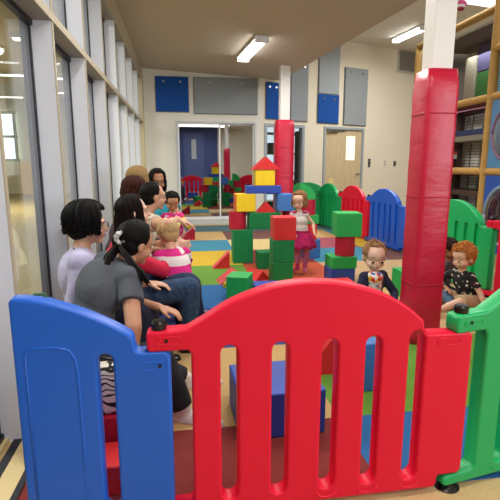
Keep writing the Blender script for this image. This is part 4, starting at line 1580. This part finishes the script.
p.finish({'teal_top': cloth('teal', '#1f8a9c'), 'trousers': cloth('darktrousers', '#15151a'), 'shoes': M_BLACK}, .009)


def child(label, head, fwd, k, hk, skinc, pel, right, tops, arms, legs, hair, mats, up=(0, 0, 1), brow='#6a4a34', neckd=None, root=None, face=True, pants='trousers', extra=None, sw=.128, sleeve=1.8, legfrac=1.9):
    p = Person(label, head, fwd, up, k, hk, skinc, True, root=root)
    nk = V(neckd) if neckd is not None else V(head) + V((0, 0, -.125 * hk)) 
    p.do_head(nk, .046)
    P_ = V(pel)
    p.torso(P_, P_.lerp(nk, .6), right, top=tops, sw=sw)
    for q, (w, po, hd_, hn, cu) in arms.items():
        p.arm(q, w, po, hd_, hn, cu, sleeve=tops, frac=sleeve, la=.25, lf=.22)
    for q, (an, po, toe, sh, so, shh) in legs.items():
        p.leg(q, an, po, toe, pants if legfrac > 0 else None, legfrac, sh, lt=.34, ls=.33, sock=so, shoe_h=shh)
    if pants: p.pelvis_cloth(pants)
    if face: p.face(brow, '#b8645a')
    if hair: p.hair(**hair)
    if extra: extra(p)
    p.finish(mats)
    return p


# 8 ---- little child in yellow and pink, holding a book
hd = atD(172, 202, 4.1)
child('small child with dark hair in a yellow shirt and bright pink vest holding a book', hd, (.2, -.9, -.35), .52, .78, '#b07c5c',
      (hd.x + .02, hd.y + .05, .42), (.97, .2, 0), 'yellow_shirt',
      {1: (V((hd.x + .09, hd.y - .14, .72)), (.5, .2, -.6), (-.6, -.7, 0), (0, 0, 1), .6), -1: (V((hd.x - .07, hd.y - .15, .71)), (-.5, .2, -.6), (.3, -.9, 0), (0, 0, 1), .6)},
      {1: (V((hd.x + .08, hd.y + .05, .05)), (0, -1, 0), (0, -1, 0), 'shoes', None, 0), -1: (V((hd.x - .04, hd.y + .05, .05)), (0, -1, 0), (0, -1, 0), 'shoes', None, 0)},
      dict(color='#120d0c', length=.0, n=70, seed=21, fringe=True, r0=.012),
      {'yellow_shirt': cloth('yellow', '#d9bb28'), 'trousers': cloth('magenta', '#c81a72'), 'shoes': cloth('babyshoe', '#c8c8d0'), 'pink_vest': blobs('pink_vest', '#d01c7a', ['#e8a8c8', '#a01058'], 55, .8)},
      extra=lambda p: (p.body(p.q('pink_vest'), .028)))
bk = empty('picture_book', (hd.x - .01, hd.y - .22, hd.z - .17), -.3, 'open pale book held by the small child in pink', 'book')
for s in (-1, 1):
    bm = bmesh.new(); box(bm, min(0, s * .08), max(0, s * .08), -.05, .05, 0, .008, bev=.002)
    o = build('page_block', bm, mat('book_page', '#d8cfae', .8), bk); o.rotation_euler = (.5, -s * .25, 0)
bm = bmesh.new(); box(bm, -.085, .085, -.053, .053, -.006, -.002)
o = build('cover', bm, mat('book_cover', '#b9a868', .6), bk); o.rotation_euler = (.5, 0, 0)

# 9 ---- blond child in striped sweater, seen from behind
hd = atD(168, 234.5, 3.12)
M_STR = stripes('pink_stripes', ['#d9d3d2', '#c41a78'], .118, 2, .035)
child('blond child in a pink and white striped hooded sweater, seen from behind', hd, (-.35, .9, -.35), .70, .84, '#d2a48a',
      (atD(181, 284, 3.0)), (.92, .38, 0), 'striped_sweater',
      {1: (V((hd.x + .06, hd.y + .24, .58)), (.5, 0, -.6), (0, 1, 0), (0, 0, -1), .4), -1: (V((hd.x - .14, hd.y + .12, .60)), (-.5, -.2, -.6), (-.4, .8, 0), (0, 0, -1), .4)},
      {1: (V((.12, 3.28, .045)), (0, 1, 0), (0, 1, 0), 'shoes', None, 0), -1: (V((.0, 3.24, .045)), (0, 1, 0), (0, 1, 0), 'shoes', None, 0)},
      dict(color='#b09468', length=.02, n=80, seed=23, fringe=True, r0=.012),
      {'striped_sweater': M_STR, 'trousers': cloth('navykid', '#1d2c4a'), 'shoes': cloth('babyshoe', '#c8c8d0'), 'hood': cloth('hood', '#d8d2d4')},
      neckd=atD(171, 252, 3.08),
      extra=lambda p: [ell(p.q('hood'), p.neck + V((.045 * math.cos(a) + .02, .05 * math.sin(a) - .02, .0 + .02 * math.sin(a))), (.03, .03, .018), seg=10) for a in [2 * PI * i / 12 for i in range(12)]])

# 10 ---- standing girl
gp = V((1.30, 4.84, 0))
hd = V((1.265, 4.84, .822))


def tutu(p):
    bm = bmesh.new()
    n = 72
    rings = []
    for j in range(7):
        u = j / 6
        z = .50 - .185 * u
        r = .085 + .085 * u ** .8
        rings.append([bm.verts.new((gp.x + (r + .012 * u * math.sin(9 * a + j * .3)) * math.cos(a), gp.y + (r + .012 * u * math.sin(9 * a)) * math.sin(a), z + .008 * u * math.sin(7 * a))) for a in [2 * PI * i / n for i in range(n)]])
    for a, b in zip(rings, rings[1:]):
        for i in range(n): bm.faces.new((a[i], a[(i + 1) % n], b[(i + 1) % n], b[i]))
    bm2 = bmesh.new()
    bmesh.ops.solidify(bm, geom=bm.faces[:], thickness=.004)
    bm2.free()
    p.fin('tutu_skirt', bm, mat('tulle_magenta', '#cc1f70', .8, .3, 30, var=.2))
    for q in (-1, 1):
        bm = bmesh.new()
        for i in range(8):
            a = 2 * PI * i / 8
            ell(bm, p.sh[q] + V((.028 * math.cos(a) - q * .01, .03 * math.sin(a), .022)), .015, seg=8)
        p.fin('shoulder_ruffle', bm, mat('ruffle_magenta', '#c0185a', .8))


child('standing toddler girl in a white top and magenta tutu beside the block tower', hd, (-.55, -.82, -.12), .545, .95, '#d6ac94',
      (gp.x, gp.y, .46), (.96, -.12, 0), 'white_top',
      {1: (gp + V((.115, -.10, .475)), (.6, .3, -.2), (.3, -.6, -.5), (-.6, 0, -.6), .7), -1: (gp + V((-.1, -.08, .50)), (-.6, .2, 0), (.0, -.6, -.6), (.6, 0, 0), .6)},
      {1: (gp + V((.045, .0, .055)), (0, -1, 0), (-.3, -1, 0), 'pink_boots', None, .35), -1: (gp + V((-.035, .03, .055)), (0, -1, 0), (-.6, -1, 0), 'pink_boots', None, .35)},
      dict(color='#86603e', length=.075, n=80, seed=25, fringe=True, r0=.009, bulk=.98),
      {'white_top': blobs('white_top', '#dcd6d8', ['#c8b0bc', '#cfc4ca'], 90, .8), 'leggings': cloth('pinklegs', '#c06a90'), 'pink_boots': blobs('pink_boots', '#b81a62', ['#e0a0c0', '#801048'], 60, .8)},
      extra=tutu, root=(gp.x, gp.y, 0), pants='leggings', sleeve=.12, sw=.125, legfrac=1.8)

# 11 ---- boy in the navy jacket, kneeling and facing us
hd = atD(374.5, 257, 3.3)


def jacket(p):
    # open front: navy halves left and right of a white printed shirt
    bm = p.q('print_shirt')
    k = p.k
    P, N = p.P, p.neck
    for u in (0, .2, .4, .6, .8, .93):
        cc = P.lerp(N, u) + V((-.004, -.058 * k, 0))
        ell(bm, cc, (.105 * k, .094 * k, .07 * k), p.TR, 14)
    for q in (-1, 1):                       # open collar lapels
        ell(p.q('navy_jacket'), N + V((q * .055, -.01, -.02)), (.022, .04, .03), None, 12)
    bm = bmesh.new()
    c = N + V((0, -.045, -.022))
    tube(bm, [c + V((.045 * math.cos(a), .012 * math.sin(a), -.02 * abs(math.sin(a)) - .008 * (math.sin(a) < 0))) for a in [PI + PI * i / 10 for i in range(11)]], .006, 8)
    p.fin('red_neck_trim', bm, mat('trim_red', '#c41c2c', .7))


p = child('toddler boy in a navy jacket over a colourful print shirt, behind the red gate arch', hd, (-.12, -.97, -.1), .60, .99, '#dcb6a0',
      (hd.x + .01, hd.y + .05, .24), (.97, .2, 0), 'navy_jacket',
      {1: (V((hd.x + .10, hd.y - .15, .24)), (.6, .3, -.3), (-.3, -.8, -.1), (0, 0, -1), .6), -1: (V((hd.x - .09, hd.y - .16, .24)), (-.6, .3, -.3), (.4, -.8, -.1), (0, 0, -1), .6)},
      {1: (V((hd.x + .1, hd.y + .14, .06)), (0, -1, -.1), (0, 1, -.1), 'shoes', None, 0), -1: (V((hd.x - .08, hd.y + .14, .06)), (0, -1, -.1), (0, 1, -.1), 'shoes', None, 0)},
      dict(color='#9a7450', length=.0, n=60, seed=27, fringe=False, r0=.009, bulk=.95, wisps=60),
      {'print_shirt': blobs('print_shirt', '#e0dcd8', ['#d02a2a', '#2a5ac0', '#e0a020', '#e06a20'], 42, .5), 'navy_jacket': cloth('navy', '#181d38'), 'trousers': cloth('navykid', '#1d2c4a'), 'shoes': cloth('babyshoe', '#c8c8d0')},
      extra=jacket, sleeve=1.75)

# 12 ---- curly boy
hd = atD(463, 258, 3.72)
base = at0(463, 303)
child('sitting toddler with curly ginger hair, black t-shirt and khaki shorts by the green gate', hd, (-.95, -.28, -.05), .60, .93, '#dab096',
      (hd.x + .06, hd.y - .02, .12), (-.3, .93, 0), 'black_shirt',
      {-1: (V((hd.x + .10, hd.y - .22, .06)), (.4, -.2, .2), (-.2, -.6, -.2), (0, 0, -1), .25), 1: (V((hd.x - .16, hd.y + .08, .22)), (-.2, .6, -.3), (-.8, -.2, -.3), (0, 0, -1), .6)},
      {-1: (V((hd.x - .27, hd.y - .10, .05)), (0, -.6, .55), (-.8, .5, 0), 'shoes', None, 0), 1: (V((hd.x - .32, hd.y + .14, .05)), (0, .2, .8), (-1, 0, .2), 'shoes', None, 0)},
      dict(color='#b8743a', length=.0, n=50, seed=29, fringe=True, r0=.010, curly=True, bulk=1.06),
      {'black_shirt': blobs('black_print_shirt', '#101116', ['#b9b0a0', '#7a3a30', '#c8c0b0'], 62, .86), 'trousers': cloth('khaki', '#b29a78'), 'shoes': cloth('brownshoe', '#8a6a50')},
      sleeve=.7, legfrac=1.0)

# 13 ---- dark haired child behind the padded pillar
hd = atD(449, 249.5, 3.95)
child('toddler with short brown hair and grey top half hidden behind the red padded pillar', hd, (.55, -.75, -.2), .60, .85, '#a87858',
      (hd.x - .03, hd.y + .04, .12), (.8, .55, 0), 'grey_top',
      {1: (V((hd.x + .12, hd.y - .12, .2)), (.4, .2, -.5), (.3, -.8, -.2), (0, 0, -1), .5), -1: (V((hd.x - .12, hd.y - .2, .2)), (-.5, .2, -.4), (0, -.9, -.2), (0, 0, -1), .5)},
      {1: (V((hd.x + .10, hd.y - .34, .05)), (.3, 0, .9), (0, -1, 0), 'shoes', None, 0), -1: (V((hd.x - .12, hd.y - .36, .05)), (-.3, 0, .9), (0, -1, 0), 'shoes', None, 0)},
      dict(color='#2e1e14', length=.0, n=70, seed=31, fringe=True, r0=.010),
      {'grey_top': cloth('greykid', '#5a6068'), 'trousers': cloth('kidjeans', '#4a6684'), 'shoes': cloth('brownshoe', '#8a6a50')})
